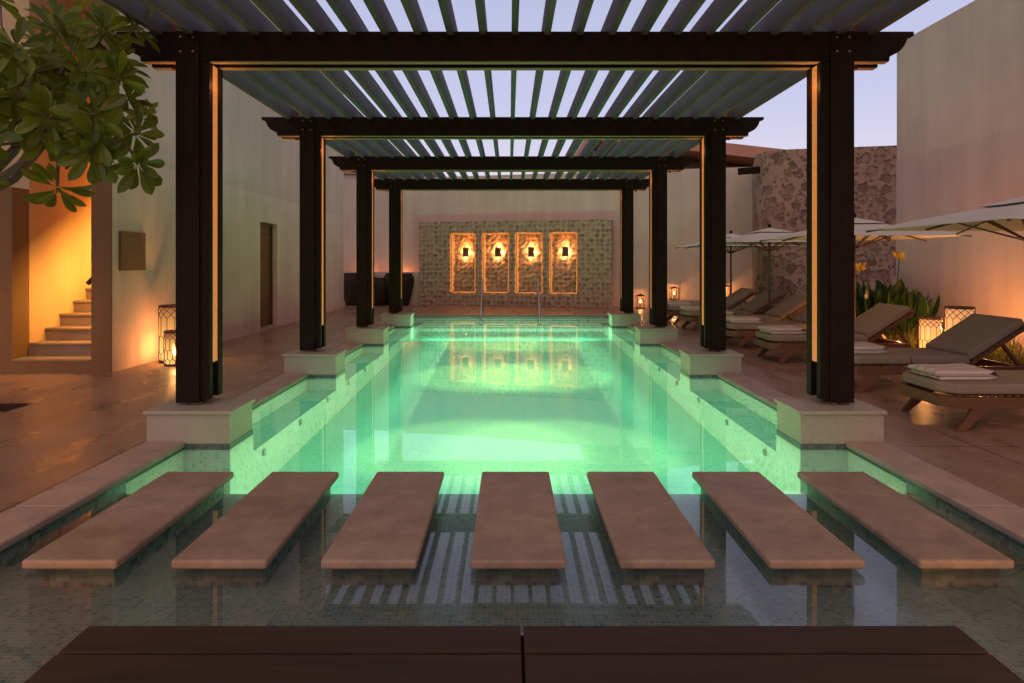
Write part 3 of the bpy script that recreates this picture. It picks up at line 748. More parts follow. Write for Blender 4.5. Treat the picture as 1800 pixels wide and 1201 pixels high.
# far buildings above the walls
hb = thing('far_building', 'low building with a terracotta roof edge showing over the back wall', 'building', (9, 27, 0))
q = MB(); q.prism([(2.9, 0), (14, 0), (14, 4.3), (2.9, 4.75)], 'y', 25.2, 30); q.build('wall', M['plaster_pink'], hb).location = (-9, -27, 0)
q = MB()
q.add([(2.9, 24.0, 6.22), (16, 24, 4.74), (16, 31, 4.74), (2.9, 31, 6.22), (2.9, 24.0, 5.80), (16, 24, 4.32), (16, 31, 4.32), (2.9, 31, 5.80)],
      [(0, 1, 2, 3), (7, 6, 5, 4), (0, 4, 5, 1), (1, 5, 6, 2), (3, 2, 6, 7), (0, 3, 7, 4)])
q.build('roof', M['terracotta'], hb).location = (-9, -27, 0)
q = MB(); q.prism([(3.2, 4.74), (13.8, 4.31), (13.8, 4.5), (3.2, 5.7)], 'y', 25.6, 26); q.build('clerestory', M['plaque'], hb).location = (-9, -27, 0)
hb2 = thing('far_building', 'pale parapet of a building behind the left end of the back wall', 'building', (-9, 27, 0))
q = MB(); q.box(-14, -3, 25.5, 30, 0, 4.75); q.build('wall', M['plaster_pink'], hb2).location = (9, -27, 0)
q = MB(); q.box(-14.1, -2.9, 25.4, 30, 4.752, 4.85); q.build('parapet_cap', M['coping'], hb2).location = (9, -27, 0)

# ------------------------------------------------------------------ vases
def vase(x, y, r, h, label):
    pr = [(0.62, 0), (0.70, 0.12), (0.86, 0.40), (0.98, 0.68), (1.0, 0.80), (0.95, 0.90), (0.86, 0.955), (0.84, 0.985), (0.88, 1.0), (0.80, 1.0), (0.78, 0.93)]
    q = MB(); q.lathe([(a * r, b_ * h) for a, b_ in pr], (0, 0, 0), 40)
    o_ = q.build('vase', M['vase'], smooth=True, loc=(x, y, 0)); tag(o_, label, 'vase', 'big dark vases in front of the low ledge')
vase(-5.03, 21.9, 0.56, 1.04, 'large dark round vase at the corner of the left wall')
vase(-4.33, 21.8, 0.50, 0.90, 'shorter dark round vase standing between two bigger ones')
vase(-3.63, 21.75, 0.50, 1.04, 'large dark round vase next to the stone niche wall')

# ------------------------------------------------------------------ pool handrails
for x, lb in ((-0.76, 'left stainless handrail going down into the pool steps'), (0.72, 'right stainless handrail going down into the pool steps')):
    q = MB(); q.tube([(x, 18.15, 0), (x, 18.12, 0.86), (x, 18.04, 0.95), (x, 17.93, 0.95), (x, 17.8, 0.86), (x, 16.95, 0.05), (x, 16.8, -0.2)], 0.022, 10)
    q.lathe([(0.05, 0), (0.05, 0.02), (0.03, 0.03)], (x, 18.15, 0.0), 16)
    tag(q.build('pool_handrail', M['steel'], smooth=True), lb, 'handrail')

# ------------------------------------------------------------------ lanterns with lattice
def round_lantern(loc, r, h, label, frosted, power, n=12):
    t_ = thing('lantern', label, 'lantern', loc, 'lattice floor lanterns')
    q = MB(); q.lathe([(r, 0), (r, 0.035 * h + .01), (r * 0.8, 0.045 * h + .01)], (0, 0, 0), 36); q.build('base', M['bronze'], t_)
    q = MB()   # open ring on top
    rr = [(r * 0.86, h - 0.03), (r * 1.02, h - 0.03), (r * 1.02, h), (r * 0.86, h), (r * 0.86, h - 0.03)]
    vs = []; N = 36
    for a, z in rr:
        for k in range(N):
            A = 2 * math.pi * k / N; vs.append((a * math.cos(A), a * math.sin(A), z))
    q.add(vs, [(i * N + k, i * N + (k + 1) % N, (i + 1) * N + (k + 1) % N, (i + 1) * N + k) for i in range(4) for k in range(N)])
    q.build('top_ring', M['bronze'], t_)
    q = MB(); z0, z1 = 0.04 * h + .01, h - 0.03; L = z1 - z0; wr = 0.0045
    def P(a, z): A = 2 * math.pi * a / n; return (r * math.cos(A), r * math.sin(A), z0 + L * z)
    for k in range(n):
        q.tube([P(k, 0), P(k, 0.10)], wr, 4); q.tube([P(k + .5, 0.17), P(k + .5, 0.42)], wr, 4)
        q.tube([P(k, 0.10), P(k + .5, 0.17)], wr, 4); q.tube([P(k + 1, 0.10), P(k + .5, 0.17)], wr, 4)
        q.tube([P(k + .5, 0.42), P(k, 0.47)], wr, 4); q.tube([P(k + .5, 0.42), P(k + 1, 0.47)], wr, 4)
        q.tube([P(k, 0.47), P(k, 0.80)], wr, 4)
        q.tube([P(k, 0.80), P(k + .5, 0.87)], wr, 4); q.tube([P(k, 0.80), P(k - .5, 0.87)], wr, 4)
        q.tube([P(k + .5, 0.87), P(k + 1, 0.94)], wr, 4); q.tube([P(k + .5, 0.87), P(k, 0.94)], wr, 4)
        q.tube([P(k, 0.94), P(k + .5, 1.0)], wr, 4); q.tube([P(k, 0.94), P(k - .5, 1.0)], wr, 4)
        q.tube([P(k, 0.94 - 0.07), P(k, 0.80)], wr, 4) if False else None
    q.build('lattice', M['bronze'], t_)
    if frosted:
        q = MB(); N = 36; vs = []
        for z in (z0, z1):
            for k in range(N):
                A = 2 * math.pi * k / N; vs.append((0.95 * r * math.cos(A), 0.95 * r * math.sin(A), z))
        q.add(vs, [(k, (k + 1) % N, N + (k + 1) % N, N + k) for k in range(N)]); q.build('frosted_glass', M['frost'], t_, smooth=True)
        lamp('POINT', 'lantern_light', (loc[0] + r + .12, loc[1], 0.45), power, WARM, 0.0); lamp('POINT', 'lantern_light', (loc[0] - r - .30, loc[1] + .02, 0.30), power * .30, WARM, 0.0)
    else:
        q = MB(); N = 36; vs = []
        for z in (z0, z1):
            for k in range(N):
                A = 2 * math.pi * k / N; vs.append((0.93 * r * math.cos(A), 0.93 * r * math.sin(A), z))
        q.add(vs, [(k, (k + 1) % N, N + (k + 1) % N, N + k) for k in range(N)]); q.build('glass', M['glass_glow'], t_, smooth=True)  # added shell, glare put in as emission
        q = MB(); q.lathe([(0.035, 0), (0.035, 0.10), (0.01, 0.102)], (0, 0, z0), 16); q.build('candle', M['candle'], t_)
        q = MB(); q.lathe([(0.005, 0), (0.026, 0.03), (0.022, 0.07), (0.001, 0.12)], (0, 0, z0 + 0.105), 12); q.build('flame', M['flame'], t_, smooth=True)
        lamp('POINT', 'candle_light', (loc[0], loc[1], loc[2] + z0 + 0.2), power, WARM, 0.03)
    return t_
round_lantern((-4.76, 9.42, 0), 0.19, 0.80, 'tall open lattice lantern against the left wall, behind the short one', False, 72)
round_lantern((-4.60, 9.12, 0), 0.13, 0.47, 'short open lattice lantern in front of the tall one by the left wall', False, 20)
round_lantern((6.08, 9.75, 0), 0.145, 0.60, 'short glowing lattice lantern between the heads of two right loungers', True, 36)
round_lantern((6.24, 9.35, 0), 0.18, 0.78, 'tall glowing lattice lantern behind the second nearest lounger', True, 42)

def box_lantern(loc, h, label, power):
    t_ = thing('lantern', label, 'lantern', loc, 'small box candle lanterns by the back wall')
    a = h * 0.24
    q = MB()
    for sx in (-1, 1):
        for sy in (-1, 1): q.box(sx * a - .008, sx * a + .008, sy * a - .008, sy * a + .008, 0.03, h * 0.82)
    q.box(-a - .02, a + .02, -a - .02, a + .02, 0, 0.03)
    q.add([(-a - .03, -a - .03, h * .82), (a + .03, -a - .03, h * .82), (a + .03, a + .03, h * .82), (-a - .03, a + .03, h * .82),
           (-a * .4, -a * .4, h * .93), (a * .4, -a * .4, h * .93), (a * .4, a * .4, h * .93), (-a * .4, a * .4, h * .93)],
          [(0, 3, 2, 1), (4, 5, 6, 7), (0, 1, 5, 4), (1, 2, 6, 5), (2, 3, 7, 6), (3, 0, 4, 7)])
    q.tube([(0, 0, h * .93), (0, 0, h)], 0.012, 8)
    q.build('frame', M['bronze'], t_)
    q = MB(); q.lathe([(0.035, 0), (0.035, h * .3), (0.01, h * .302)], (0, 0, 0.03), 14); q.build('candle', M['candle'], t_)
    q = MB(); q.lathe([(0.003, 0), (0.018, 0.02), (0.014, 0.05), (0.001, 0.09)], (0, 0, 0.035 + h * .3), 12); q.build('flame', M['flame'], t_, smooth=True)
    lamp('POINT', 'candle_light', (loc[0], loc[1] , loc[2] + h * .5 + 0.03), power, WARM, 0.02)
box_lantern((3.92, 20.25, 0), 0.46, 'box candle lantern on the deck right of the stone niche wall', 6)
q = MB(); q.prism([(4.4, bw(4.4) - 0.45), (6.85, bw(6.85) - 0.45), (6.85, bw(6.85) - 0.004), (4.4, bw(4.4) - 0.004)], 'z', 0, 0.27)
tag(q.build('ledge', M['plinth'], bevel=0.01), 'low stone ledge at the foot of the back wall behind the loungers', 'ledge')
box_lantern((4.90, 20.1, 0.27), 0.42, 'box candle lantern on the ledge, seen left of the second right post', 7)
box_lantern((6.32, 19.75, 0.27), 0.50, 'box candle lantern on the ledge above the farthest lounger', 8)

# ------------------------------------------------------------------ loungers
def make_lounger():
    t_ = thing('sun_lounger', 'x', 'sun lounger', (0, 0, 0), 'sun loungers lined up on the right deck')
    # local: x from foot (0) to head (1.98), y across 0..0.78
    W = 0.78
    q = MB()
    o_ = [(0.10, 0.0), (1.92, 0.0), (1.92, W), (0.10, W), (0.0, W - 0.13), (0.0, 0.13)]
    inn = [(0.14, 0.05), (1.86, 0.05), (1.86, W - .05), (0.14, W - .05), (0.05, W - 0.16), (0.05, 0.16)]
    vs = [(x, y, 0.185) for x, y in o_] + [(x, y, 0.275) for x, y in o_] + [(x, y, 0.185) for x, y in inn] + [(x, y, 0.275) for x, y in inn]
    fs = []
    for i in range(6):
        j = (i + 1) % 6
        fs += [(i, j, 6 + j, 6 + i), (12 + j, 12 + i, 18 + i, 18 + j), (6 + i, 6 + j, 18 + j, 18 + i), (j, i, 12 + i, 12 + j)]
    q.add(vs, fs); q.build('frame', M['teak'], t_, bevel=0.004)
    q = MB()
    for i in range(18):
        x = 0.12 + i * 0.068; q.box(x, x + 0.045, 0.03, W - 0.03, 0.277, 0.293)
    q.build('slats', M['teak'], t_)
    for x, dx in ((0.36, -0.24), (1.55, 0.22)):
        for y, dy in ((0.03, -0.03), (W - 0.03, 0.03)):
            q = MB()
            w1, w2 = 0.085, 0.035
            vs = [(x - w1, y - .022, .25), (x + w1, y - .022, .25), (x + w1, y + .022, .25), (x - w1, y + .022, .25),
                  (x + dx - w2, y + dy - .018, 0), (x + dx + w2, y + dy - .018, 0), (x + dx + w2, y + dy + .018, 0), (x + dx - w2, y + dy + .018, 0)]
            q.add(vs, [(0, 1, 2, 3), (7, 6, 5, 4), (0, 4, 5, 1), (1, 5, 6, 2), (2, 6, 7, 3), (3, 7, 4, 0)])
            q.build('leg', M['teak'], t_, bevel=0.005)
    # seat cushion with chamfered foot
    def cush(name, pts, z0, z1, y0=0.02, y1=W - 0.02):
        q = MB(); q.prism(pts, 'z', z0, z1); return q.build(name, M['cushion'], t_, bevel=0.022, seg=3, smooth=False)
    cush('seat_cushion', [(0.12, 0.01), (0.70, 0.01), (0.70, W - .01), (0.12, W - .01), (0.01, W - .14), (0.01, .14)], 0.298, 0.385)
    cush('seat_cushion', [(0.705, 0.01), (1.34, 0.01), (1.34, W - .01), (0.705, W - .01)], 0.298, 0.385)
    hx, hz = 1.34, 0.30; L = 0.74; a = R(33)
    def bk(u, v_): return (hx + u * math.cos(a) - v_ * math.sin(a), hz + u * math.sin(a) + v_ * math.cos(a))
    q = MB(); q.prism([bk(0.02, 0.03), bk(L, 0.03), bk(L, 0.115), bk(0.045, 0.115)], 'y', 0.01, W - 0.01)
    q.build('backrest_cushion', M['cushion'], t_, bevel=0.022, seg=3)
    q = MB()
    for y in (0.03, W - 0.075): q.prism([bk(0, -0.03), bk(L + .05, -0.03), bk(L + .05, 0.012), bk(0, 0.012)], 'y', y, y + 0.045)
    for i in range(10):
        u = 0.05 + i * 0.07; q.prism([bk(u, 0.013), bk(u + .045, 0.013), bk(u + .045, 0.027), bk(u, 0.027)], 'y', 0.02, W - 0.02)
    q.build('backrest_frame', M['teak'], t_)
    for y in (0.10, W - 0.10):
        q = MB(); b0 = bk(0.45, -0.03); q.bar((b0[0], y, b0[1]), (b0[0] + 0.20, y, 0.27), 0.03, 0.045, (0, 1, 0))
        q.build('strut', M['teak'], t_)
    return t_
def make_towel():
    q = MB(); L, Wd, h = 0.50, 0.42, 0.027
    # a long cloth folded to and fro: cross-section in (x, z), swept across the lounger
    mid_ = []
    for lay in range(3):
        z = h * (lay + 0.5); xs_ = [0.02 + (L - 0.04) * i / 10 for i in range(11)]
        if lay == 2: xs_ = [0.0 + (L - 0.015) * i / 10 for i in range(11)]
        if lay % 2: xs_ = xs_[::-1]
        mid_ += [(x, z) for x in xs_]
    mid_ = mid_[:11] + [(L + 0.004, h)] + mid_[11:22] + [(-0.012, 2 * h)] + mid_[22:]
    t2 = h * 0.46; up, dn = [], []
    for i, p_ in enumerate(mid_):
        a_, b_ = mid_[max(i - 1, 0)], mid_[min(i + 1, len(mid_) - 1)]
        dx, dz = b_[0] - a_[0], b_[1] - a_[1]; l_ = math.hypot(dx, dz) or 1
        up.append((p_[0] - dz / l_ * t2, p_[1] + dx / l_ * t2)); dn.append((p_[0] + dz / l_ * t2, p_[1] - dx / l_ * t2))
    loop = up + [(mid_[-1][0] + t2, mid_[-1][1])] + dn[::-1] + [(mid_[0][0] - t2, mid_[0][1])]
    n = len(loop); m = 14
    for j in range(m + 1):
        y = Wd * j / m; pull = 0.006 * (1 - min(1, j / 1.0, (m - j) / 1.0))
        for x, z in loop:
            zz = z + (0.004 * math.sin(y * 13 + x * 6) + 0.003 * math.sin(x * 17)) * (z / (3 * h)) - (pull if z > 2 * h else 0)
            q.v.append((x + 0.004 * math.sin(y * 15 + z * 60), y, zz))
    for j in range(m):
        for i in range(n):
            a_ = j * n + i; b_ = j * n + (i + 1) % n; q.f.append((a_, b_, b_ + n, a_ + n)); q.mi.append(0)
    q.f += [tuple(range(n))[::-1], tuple(range(m * n, (m + 1) * n))]; q.mi += [0, 0]
    return q.build('towel', M['towel'], smooth=True)
LY = [5.55, 7.2, 9.25, 10.9, 12.2, 13.65, 15.2]
LN = ['nearest sun lounger at the right edge, its head out of frame', 'sun lounger second nearest the camera, head beside the tall glowing lantern',
      'sun lounger third from the camera, partly behind the nearest right post', 'sun lounger fourth from the camera, its foot between the two nearest right posts',
      'sun lounger fifth from the camera, its foot behind the second right post', 'sun lounger sixth from the camera, second from the back wall', 'farthest sun lounger, nearest the back wall']
TN = ['folded striped towel on the nearest lounger', 'folded striped towel on the second lounger, beside the nearest right post', 'folded striped towel on the third lounger from the camera',
      'folded striped towel on the fourth lounger from the camera', 'folded striped towel on the fifth lounger, half behind a post', 'folded striped towel on the sixth lounger from the camera', 'folded striped towel on the farthest lounger']
lg = make_lounger(); tw = make_towel()
for i, y in enumerate(LY):
    o_ = lg if i == 0 else copy_tree(lg)
    o_.location = (3.57 + (0, .02, 0, -.01, .01, 0, .02)[i], y, 0); o_['label'] = LN[i]; o_.rotation_euler = (0, 0, R((0, .6, -.4, .5, 0, -.5, .3)[i]))
    q = tw if i == 0 else tw.copy()
    if i: col.objects.link(q)
    q.location = (3.63 + .015 * math.sin(i * 2.1), y + 0.19 + .02 * math.sin(i * 3), 0.388); q.rotation_euler = (0, 0, R(3 * math.sin(i * 1.7)))
    tag(q, TN[i], 'towel', 'folded towels at the feet of the loungers')

# ------------------------------------------------------------------ parasols
def make_parasol():
    t_ = thing('parasol', 'x', 'parasol', (0, 0, 0), 'white square parasols over the loungers')
    w_, z0, z1 = 1.12, 1.77, 2.04
    q = MB(); n = 8
    # four triangular panels, slightly slack between the ribs
    rim = [(-w_, -w_), (w_, -w_), (w_, w_), (-w_, w_)]
    vin = 0.16
    for k in range(4):
        a, b_ = Vector(rim[k]), Vector(rim[(k + 1) % 4]); base = len(q.v); rows = 8
        for i in range(rows + 1):
            f = vin + (1 - vin) * i / rows
            for j in range(n + 1):
                p2 = a.lerp(b_, j / n) * f; s_ = 0.035 * f * math.sin(math.pi * j / n)
                p2 = p2 * (1 - 0.03 * math.sin(math.pi * j / n) * f)
                q.v.append((p2.x, p2.y, z1 + (z0 - z1) * f - s_ * math.sin(math.pi * min(1, f * 1.0)) * 0.6))
        for i in range(rows):
            for j in range(n):
                s0 = base + i * (n + 1) + j; q.f.append((s0, s0 + 1, s0 + n + 2, s0 + n + 1)); q.mi.append(0)
    c_ = q.build('canopy', M['canvas'], t_); sd = c_.modifiers.new('thick', 'SOLIDIFY'); sd.thickness = 0.004
    q = MB(); v_ = 0.28
    for k in range(4):
        a, b_ = Vector(rim[k]) * v_, Vector(rim[(k + 1) % 4]) * v_
        q.add([(0, 0, z1 + 0.045), (a.x, a.y, z1 - 0.045), ((a.x + b_.x) / 2, (a.y + b_.y) / 2, z1 - 0.052), (b_.x, b_.y, z1 - 0.045)], [(0, 1, 2), (0, 2, 3)])
    c2 = q.build('top_vent', M['canvas'], t_); sd = c2.modifiers.new('thick', 'SOLIDIFY'); sd.thickness = 0.004
    q = MB(); q.lathe([(0.001, 0.0), (0.028, 0.02), (0.036, 0.045), (0.028, 0.07), (0.001, 0.085)], (0, 0, z1 + 0.04), 16); q.build('finial', M['groove'], t_, smooth=True)
    q = MB(); q.tube([(0, 0, 0.06), (0, 0, z1 + 0.04)], 0.024, 14); q.build('pole', M['bark'], t_, smooth=True)
    q = MB(); q.lathe([(0.24, 0), (0.24, 0.04), (0.05, 0.055), (0.035, 0.30)], (0, 0, 0), 30); q.build('base', M['bronze'], t_)
    for k in range(8):
        A = R(45 * k); d_ = w_ * (math.sqrt(2) if k % 2 else 1.0) * 0.97
        zr = z0 - (0.0 if k % 2 else 0.03)
        q = MB(); q.bar((0.03 * math.cos(A), 0.03 * math.sin(A), z1 - 0.03), (d_ * math.cos(A), d_ * math.sin(A), zr - 0.012), 0.016, 0.022)
        rb = q.build('rib', M['teak'], t_)
        q = MB(); f = 0.5; q.bar((0.03 * math.cos(A), 0.03 * math.sin(A), 1.62), (d_ * f * math.cos(A), d_ * f * math.sin(A), z1 + (zr - z1) * f - 0.03), 0.014, 0.018)
        q.build('strut', M['teak'], rb)
    return t_
UN = ['nearest white parasol, its peak cut by the right edge of the photo', 'second white parasol, its peak behind the nearest right post',
      'third white parasol with a round black finial in front of the stone tower', 'farthest white parasol, its peak behind the second right post']
pr_ = make_parasol()
for i, y in enumerate((6.85, 10.35, 13.3, 16.1)):
    o_ = pr_ if i == 0 else copy_tree(pr_)
    o_.location = (5.28 if i != 2 else 5.12, y, 0.0); o_['label'] = UN[i]; o_.rotation_euler = (0, 0, R((1.5, -3, 1, 0)[i]))

# ------------------------------------------------------------------ canna plant, grass bed
cn = thing('canna_plant', 'broad leaved canna clump with yellow flowers in front of the right wall', 'plant', (6.45, 11.7, 0))
q = MB()
def blade(q, base, top, w, bend, n=7):
    base, top = Vector(base), Vector(top); d_ = top - base; side = d_.cross(Vector((random.uniform(-1, 1), random.uniform(-1, 1), 0.1))).normalized()
    out_ = side.cross(d_).normalized(); vs = []
    for i in range(n + 1):
        u = i / n; p_ = base + d_ * u + out_ * bend * math.sin(u * math.pi * 0.7) 
        ww = w * (math.sin(math.pi * min(1, u ** 0.75)) ** 0.8 + 0.03)
        vs += [p_ - side * ww, p_ + out_ * ww * 0.35, p_ + side * ww]
    fs = []
    for i in range(n): fs += [(i * 3, i * 3 + 1, i * 3 + 4, i * 3 + 3), (i * 3 + 1, i * 3 + 2, i * 3 + 5, i * 3 + 4)]
    q.add(vs, fs)
for i in range(230):
    a, rr = random.uniform(0, 6.28), random.random() ** 0.6 * 0.66
    bx, by = rr * math.cos(a) * 1.05, rr * math.sin(a)
    hb_ = random.uniform(0.0, 0.72) * (1.1 - rr); L_ = random.uniform(0.34, 0.55)
    top = (bx + math.cos(a) * random.uniform(.02, .22), by + math.sin(a) * random.uniform(.02, .2), hb_ + L_ + 0.05)
    blade(q, (bx, by, hb_), top, random.uniform(0.07, 0.125), random.uniform(-.06, .1))
q.build('leaves', M['canna'], cn)
q = MB()
for i in range(26):
    a, rr = random.uniform(0, 6.28), random.random() * 0.5
    q.tube([(rr * math.cos(a), rr * math.sin(a), 0), (rr * math.cos(a) * 1.1, rr * math.sin(a) * 1.1, random.uniform(.5, .9))], 0.012, 5)
for fx, fy, fz_ in ((0.26, -0.1, 1.5), (-0.30, 0.1, 1.30), (-0.62, 0.25, 1.1)): q.tube([(fx * .7, fy, 0.5), (fx, fy, fz_)], 0.009, 5)
q.build('stems', M['canna'], cn)
for fx, fy, fz_ in ((0.26, -0.1, 1.5), (-0.30, 0.1, 1.30), (-0.62, 0.25, 1.1)):
    q = MB()
    for k in range(9):
        a = R(40 * k); blade(q, (fx, fy, fz_ - .04), (fx + .10 * math.cos(a), fy + .10 * math.sin(a), fz_ + random.uniform(.0, .11)), 0.028, 0.02, 4)
    q.build('flower', M['yellow'], cn)
# planting bed
q = MB(); q.box(5.85, RX - .004, 2, 13.6, 0.0, 0.03); q.box(5.6, 6.7, 13.6, 17.0, 0.0, 0.03); tag(q.build('planting_bed', M['soil']), kind='structure')
q = MB()
for i in range(9000):
    if i % 3: x, y = random.uniform(5.98, 7.35), random.uniform(4.5, 13.4)
    else: x, y = random.uniform(5.75, 6.25), random.uniform(10.2, 16.8)
    if (x - 6.08) ** 2 + (y - 9.75) ** 2 < .05 or (x - 6.24) ** 2 + (y - 9.35) ** 2 < .07: continue
    cl = math.sin(x * 5 + 1.3 * math.sin(y * 3)) * math.sin(y * 4.3)
    h = (0.26 + 0.14 * cl) * random.uniform(.6, 1.3); a = random.uniform(0, 6.28); l_ = random.uniform(.05, .22); w_ = 0.006
    ca2, sa2 = math.cos(a), math.sin(a)
    q.add([(x - sa2 * w_, y + ca2 * w_, 0.02), (x + sa2 * w_, y - ca2 * w_, 0.02), (x + ca2 * l_ * .4 + sa2 * w_, y + sa2 * l_ * .4 - ca2 * w_, h * .7), (x + ca2 * l_ * .4 - sa2 * w_, y + sa2 * l_ * .4 + ca2 * w_, h * .7), (x + ca2 * l_, y + sa2 * l_, h * .95)],
          [(0, 1, 2, 3), (3, 2, 4)])
gr = q.build('grass', M['grass']); tag(gr, 'low tufts of grass behind the loungers', 'grass', kind='stuff')

# ------------------------------------------------------------------ frangipani tree at left
tr_ = thing('frangipani_tree', 'frangipani tree with big oval leaves reaching in at top left', 'tree', (-5.35, 6.45, 0))
CL = [(-3.44, 5.0, 3.15), (-3.0, 4.9, 3.09), (-2.95, 5.2, 3.22), (-3.5, 4.7, 2.9), (-3.84, 5.4, 3.19), (-3.88, 5.1, 2.79), (-3.45, 4.8, 2.77), (-3.08, 4.8, 2.77), (-3.03, 5.1, 2.96), (-2.9, 4.9, 2.74),
      (-4.02, 5.5, 2.78), (-3.51, 5.2, 2.71), (-3.35, 5.3, 2.66), (-3.26, 4.7, 2.42), (-2.95, 4.7, 2.44), (-3.0, 5.2, 2.66), (-3.74, 5.0, 2.44), (-3.21, 4.9, 2.34), (-2.82, 5.0, 2.36), (-2.95, 4.75, 2.27),
      (-3.6, 5.2, 2.38), (-3.02, 4.8, 2.18), (-2.82, 5.0, 2.13), (-3.35, 4.9, 1.93), (-3.80, 4.8, 2.3), (-3.98, 5.0, 2.08), (-3.97, 5.0, 2.93), (-4.34, 5.3, 2.57)]
for a_ in ((-3.2, 5.4, 3.0), (-3.3, 5.0, 3.0), (-3.6, 5.3, 3.3), (-3.7, 5.0, 2.65), (-3.3, 5.2, 2.25), (-3.9, 5.3, 2.55), (-3.4, 5.3, 2.9)): CL.append(a_)
for i in range(34):
    CL.append((random.uniform(-6.4, -4.2), random.uniform(4.9, 7.8), random.uniform(2.5, 4.1)))
q = MB(); sk = MB()
def frang_leaf(q, base, d_, L_, w_, nrm):
    d_ = d_.normalized(); side = d_.cross(nrm).normalized(); up = side.cross(d_).normalized(); vs = []; N = 8
    droop = random.uniform(0.05, 0.35)
    for i in range(N + 1):
        u = i / N; ww = w_ * (max(0.0, math.sin(math.pi * u ** 1.9)) ** 0.65 if 0 < u < 1 else 0.02) 
        if i == 1: ww *= 0.6
        c_ = base + d_ * (L_ * u) - up * (droop * L_ * u * u)
        vs += [c_ - side * ww + up * ww * 0.32, c_, c_ + side * ww + up * ww * 0.32]
    fs = []
    for i in range(N): fs += [(i * 3, i * 3 + 1, i * 3 + 4, i * 3 + 3), (i * 3 + 1, i * 3 + 2, i * 3 + 5, i * 3 + 4)]
    q.add(vs, fs)
fork = Vector((-4.95, 6.0, 1.9))
HUBS = [Vector(h_) for h_ in ((-3.55, 5.25, 2.95), (-3.45, 5.1, 2.45), (-4.05, 5.3, 2.25), (-4.2, 5.7, 3.2), (-5.2, 6.6, 2.8), (-5.9, 6.0, 2.7), (-5.0, 5.4, 2.9), (-4.9, 7.2, 3.0), (-5.9, 7.2, 3.1))]
for h_ in HUBS: sk.tube([fork, fork.lerp(h_, .5) + Vector((.02, .05, -.08)), h_], 0.045, 8, 0.020)
for ci, c in enumerate(CL):
    c = Vector(c); near = ci < 35
    ax = (c - Vector((-4.6, 6.1, 2.3))); ax.z += random.uniform(-.2, .5); ax.normalize()
    if ci == 23: ax = Vector((0.2, -0.3, -0.6)).normalized()
    if ci in (17, 19, 21, 22, 25): ax = (ax + Vector((0, -.4, -0.7))).normalized()
    u_ = ax.cross(Vector((0.3, 0.2, 1))).normalized(); v_ = ax.cross(u_)
    nl = random.randint(13, 17)
    for k in range(nl):
        A = k * 2.399 + random.uniform(-.2, .2); el = R(random.uniform(-18, 62)) 
        d_ = (u_ * math.cos(A) + v_ * math.sin(A)) * math.cos(el) + ax * math.sin(el)
        L_ = random.uniform(0.15, 0.27); q_b = c - ax * random.uniform(0, .05) + d_ * 0.015
        frang_leaf(q, q_b, d_, L_, L_ * random.uniform(.14, .19), ax + Vector((0, 0, .3)))
    if near and ci == 23:
        sk.tube([c + Vector((0.0, .05, .42)), c + Vector((-.01, .02, .15)), c], 0.013, 7, 0.010)
    st_ = c - ax * random.uniform(.25, .45)
    hub = min(HUBS, key=lambda h_: (h_ - c).length); 
    sk.tube([hub, hub.lerp(st_, .5) + Vector((0, 0, -.05)), st_, c], 0.015, 7, 0.009)
q.build('crown', M['leaf'], tr_).location = (5.35, -6.45, 0)
sk.build('branches', M['bark'], tr_, smooth=True).location = (5.35, -6.45, 0)
q = MB(); q.tube([(-5.35, 6.45, 0), (-5.3, 6.4, .7), (-5.1, 6.2, 1.4), fork], 0.10, 12, 0.06); q.build('trunk', M['bark'], tr_, smooth=True).location = (5.35, -6.45, 0)
q = MB(); q.quad((-6.0, 6.28, 0.004), (-4.76, 6.28, 0.004), (-4.76, 6.62, 0.004), (-6.0, 6.62, 0.004)); tag(q.build('tree_pit', M['soil']), kind='structure')

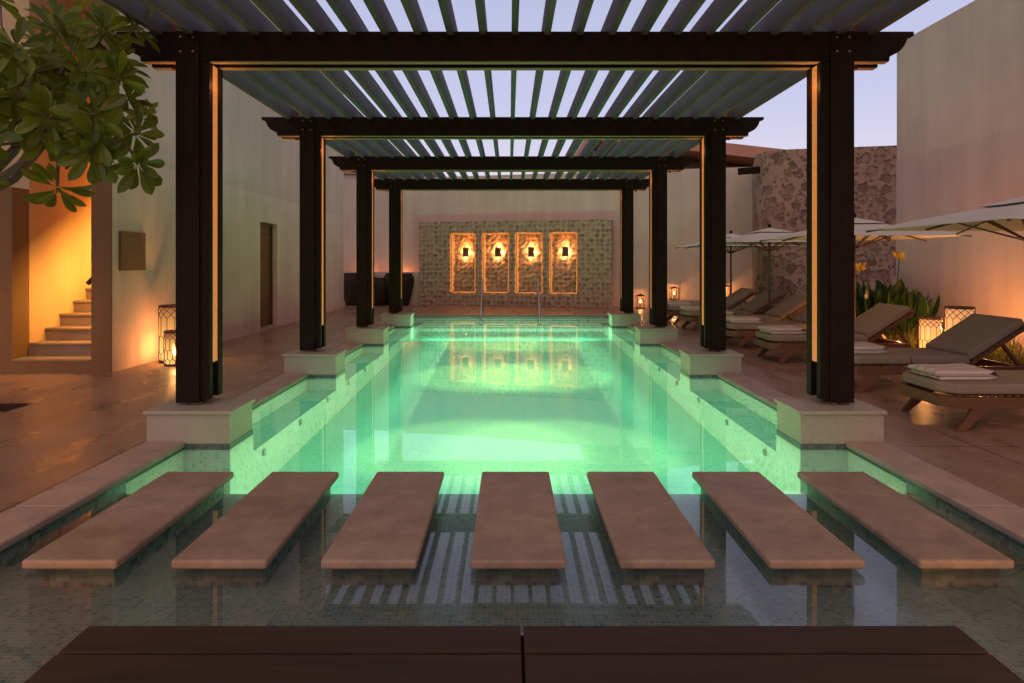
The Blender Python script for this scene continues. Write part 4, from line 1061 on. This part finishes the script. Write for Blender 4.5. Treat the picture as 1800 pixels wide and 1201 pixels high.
# ------------------------------------------------------------------ stair and wall lamps, with unseen pool fills added
GREEN = (0.42, 1.0, 0.52); LIME = (1.0, 0.66, 0.24)
for s in (-1, 1):   # unseen strips added under water to brighten the side walls
    lamp('AREA', 'pool_wall_light', (s * 1.45, 10.2, -0.12), 36, (0.66, 1.0, 0.46), rot=(0, R(-62) * s, 0), area=(0.05, 11.0))
lamp('AREA', 'pool_floor_light', (0, 10.4, -0.065), 100, (0.30, 1.0, 0.64), area=(4.2, 11.6))  # unseen panel added below the surface to brighten the floor evenly
for k in range(4):
    y0 = PL_Y[k] + PD; y1 = PL_Y[k + 1] if k < 3 else Y1P - 1.4
    for s in (-1, 1): lamp('AREA', 'bench_light', (s * 2.41, (y0 + y1) / 2, -0.062), 1.7, (0.35, 1.0, 0.55), area=(0.3, y1 - y0 - .1))  # unseen panels added over the benches to brighten them
lamp('AREA', 'pool_step_light', (0, 14.7, -0.10), 75, (0.3, 1, 0.6), rot=(R(86), 0, 0), area=(4.0, 0.05))  # unseen strip added to brighten the step risers
for y, e_ in ((6.95, 760), (10.85, 980), (14.35, 900)):
    for sx in (-1, 1): lamp('SPOT', 'pool_flood', (sx * 0.52, y, 2.95), e_, LIME, 0.0, (0, R(1.5 * sx), 0), spot=44, blend=0.5)  # unseen spots added overhead to make bright ovals on the floor
# stair lamps: strip under the handrail and a step light higher up
d_ = (hr1 - hr0); mid = (hr0 + hr1) / 2
hl = lamp('AREA', 'handrail_light', mid + Vector((-0.02, 0, -0.05)), 85, (1.0, 0.46, 0.10), area=(0.03, d_.length))
yv = d_.normalized(); zv = Vector((0.45, 0, 0)) + Vector((0, 0, 1)); zv = (zv - yv * zv.dot(yv)).normalized(); xv = yv.cross(zv)
hl.matrix_world = Matrix.Translation(hl.location) @ Matrix((xv, yv, zv)).transposed().to_4x4()
lamp('POINT', 'stair_light', (-5.6, 11.3, 2.6), 105, (1.0, 0.27, 0.045), 0.1)
# uplights behind the low ledge wall at the vases
for x in (-4.9, -3.6): lamp('POINT', 'wall_washer', (x, bw(x) - 0.2, 0.85), 12, (1.0, 0.33, 0.10), 0.05)

# unseen lanterns added beyond the picture for warm light on slabs, deck and tree
round_lantern((-2.75, 1.75, 0), 0.18, 0.78, 'lattice lantern on the left coping beside the timber platform', False, 180)
round_lantern((2.75, 1.75, 0), 0.18, 0.78, 'lattice lantern on the right coping beside the timber platform', False, 180)
round_lantern((-6.3, 6.9, 0), 0.19, 0.80, 'lattice lantern beside the frangipani tree, left of the picture', False, 130)
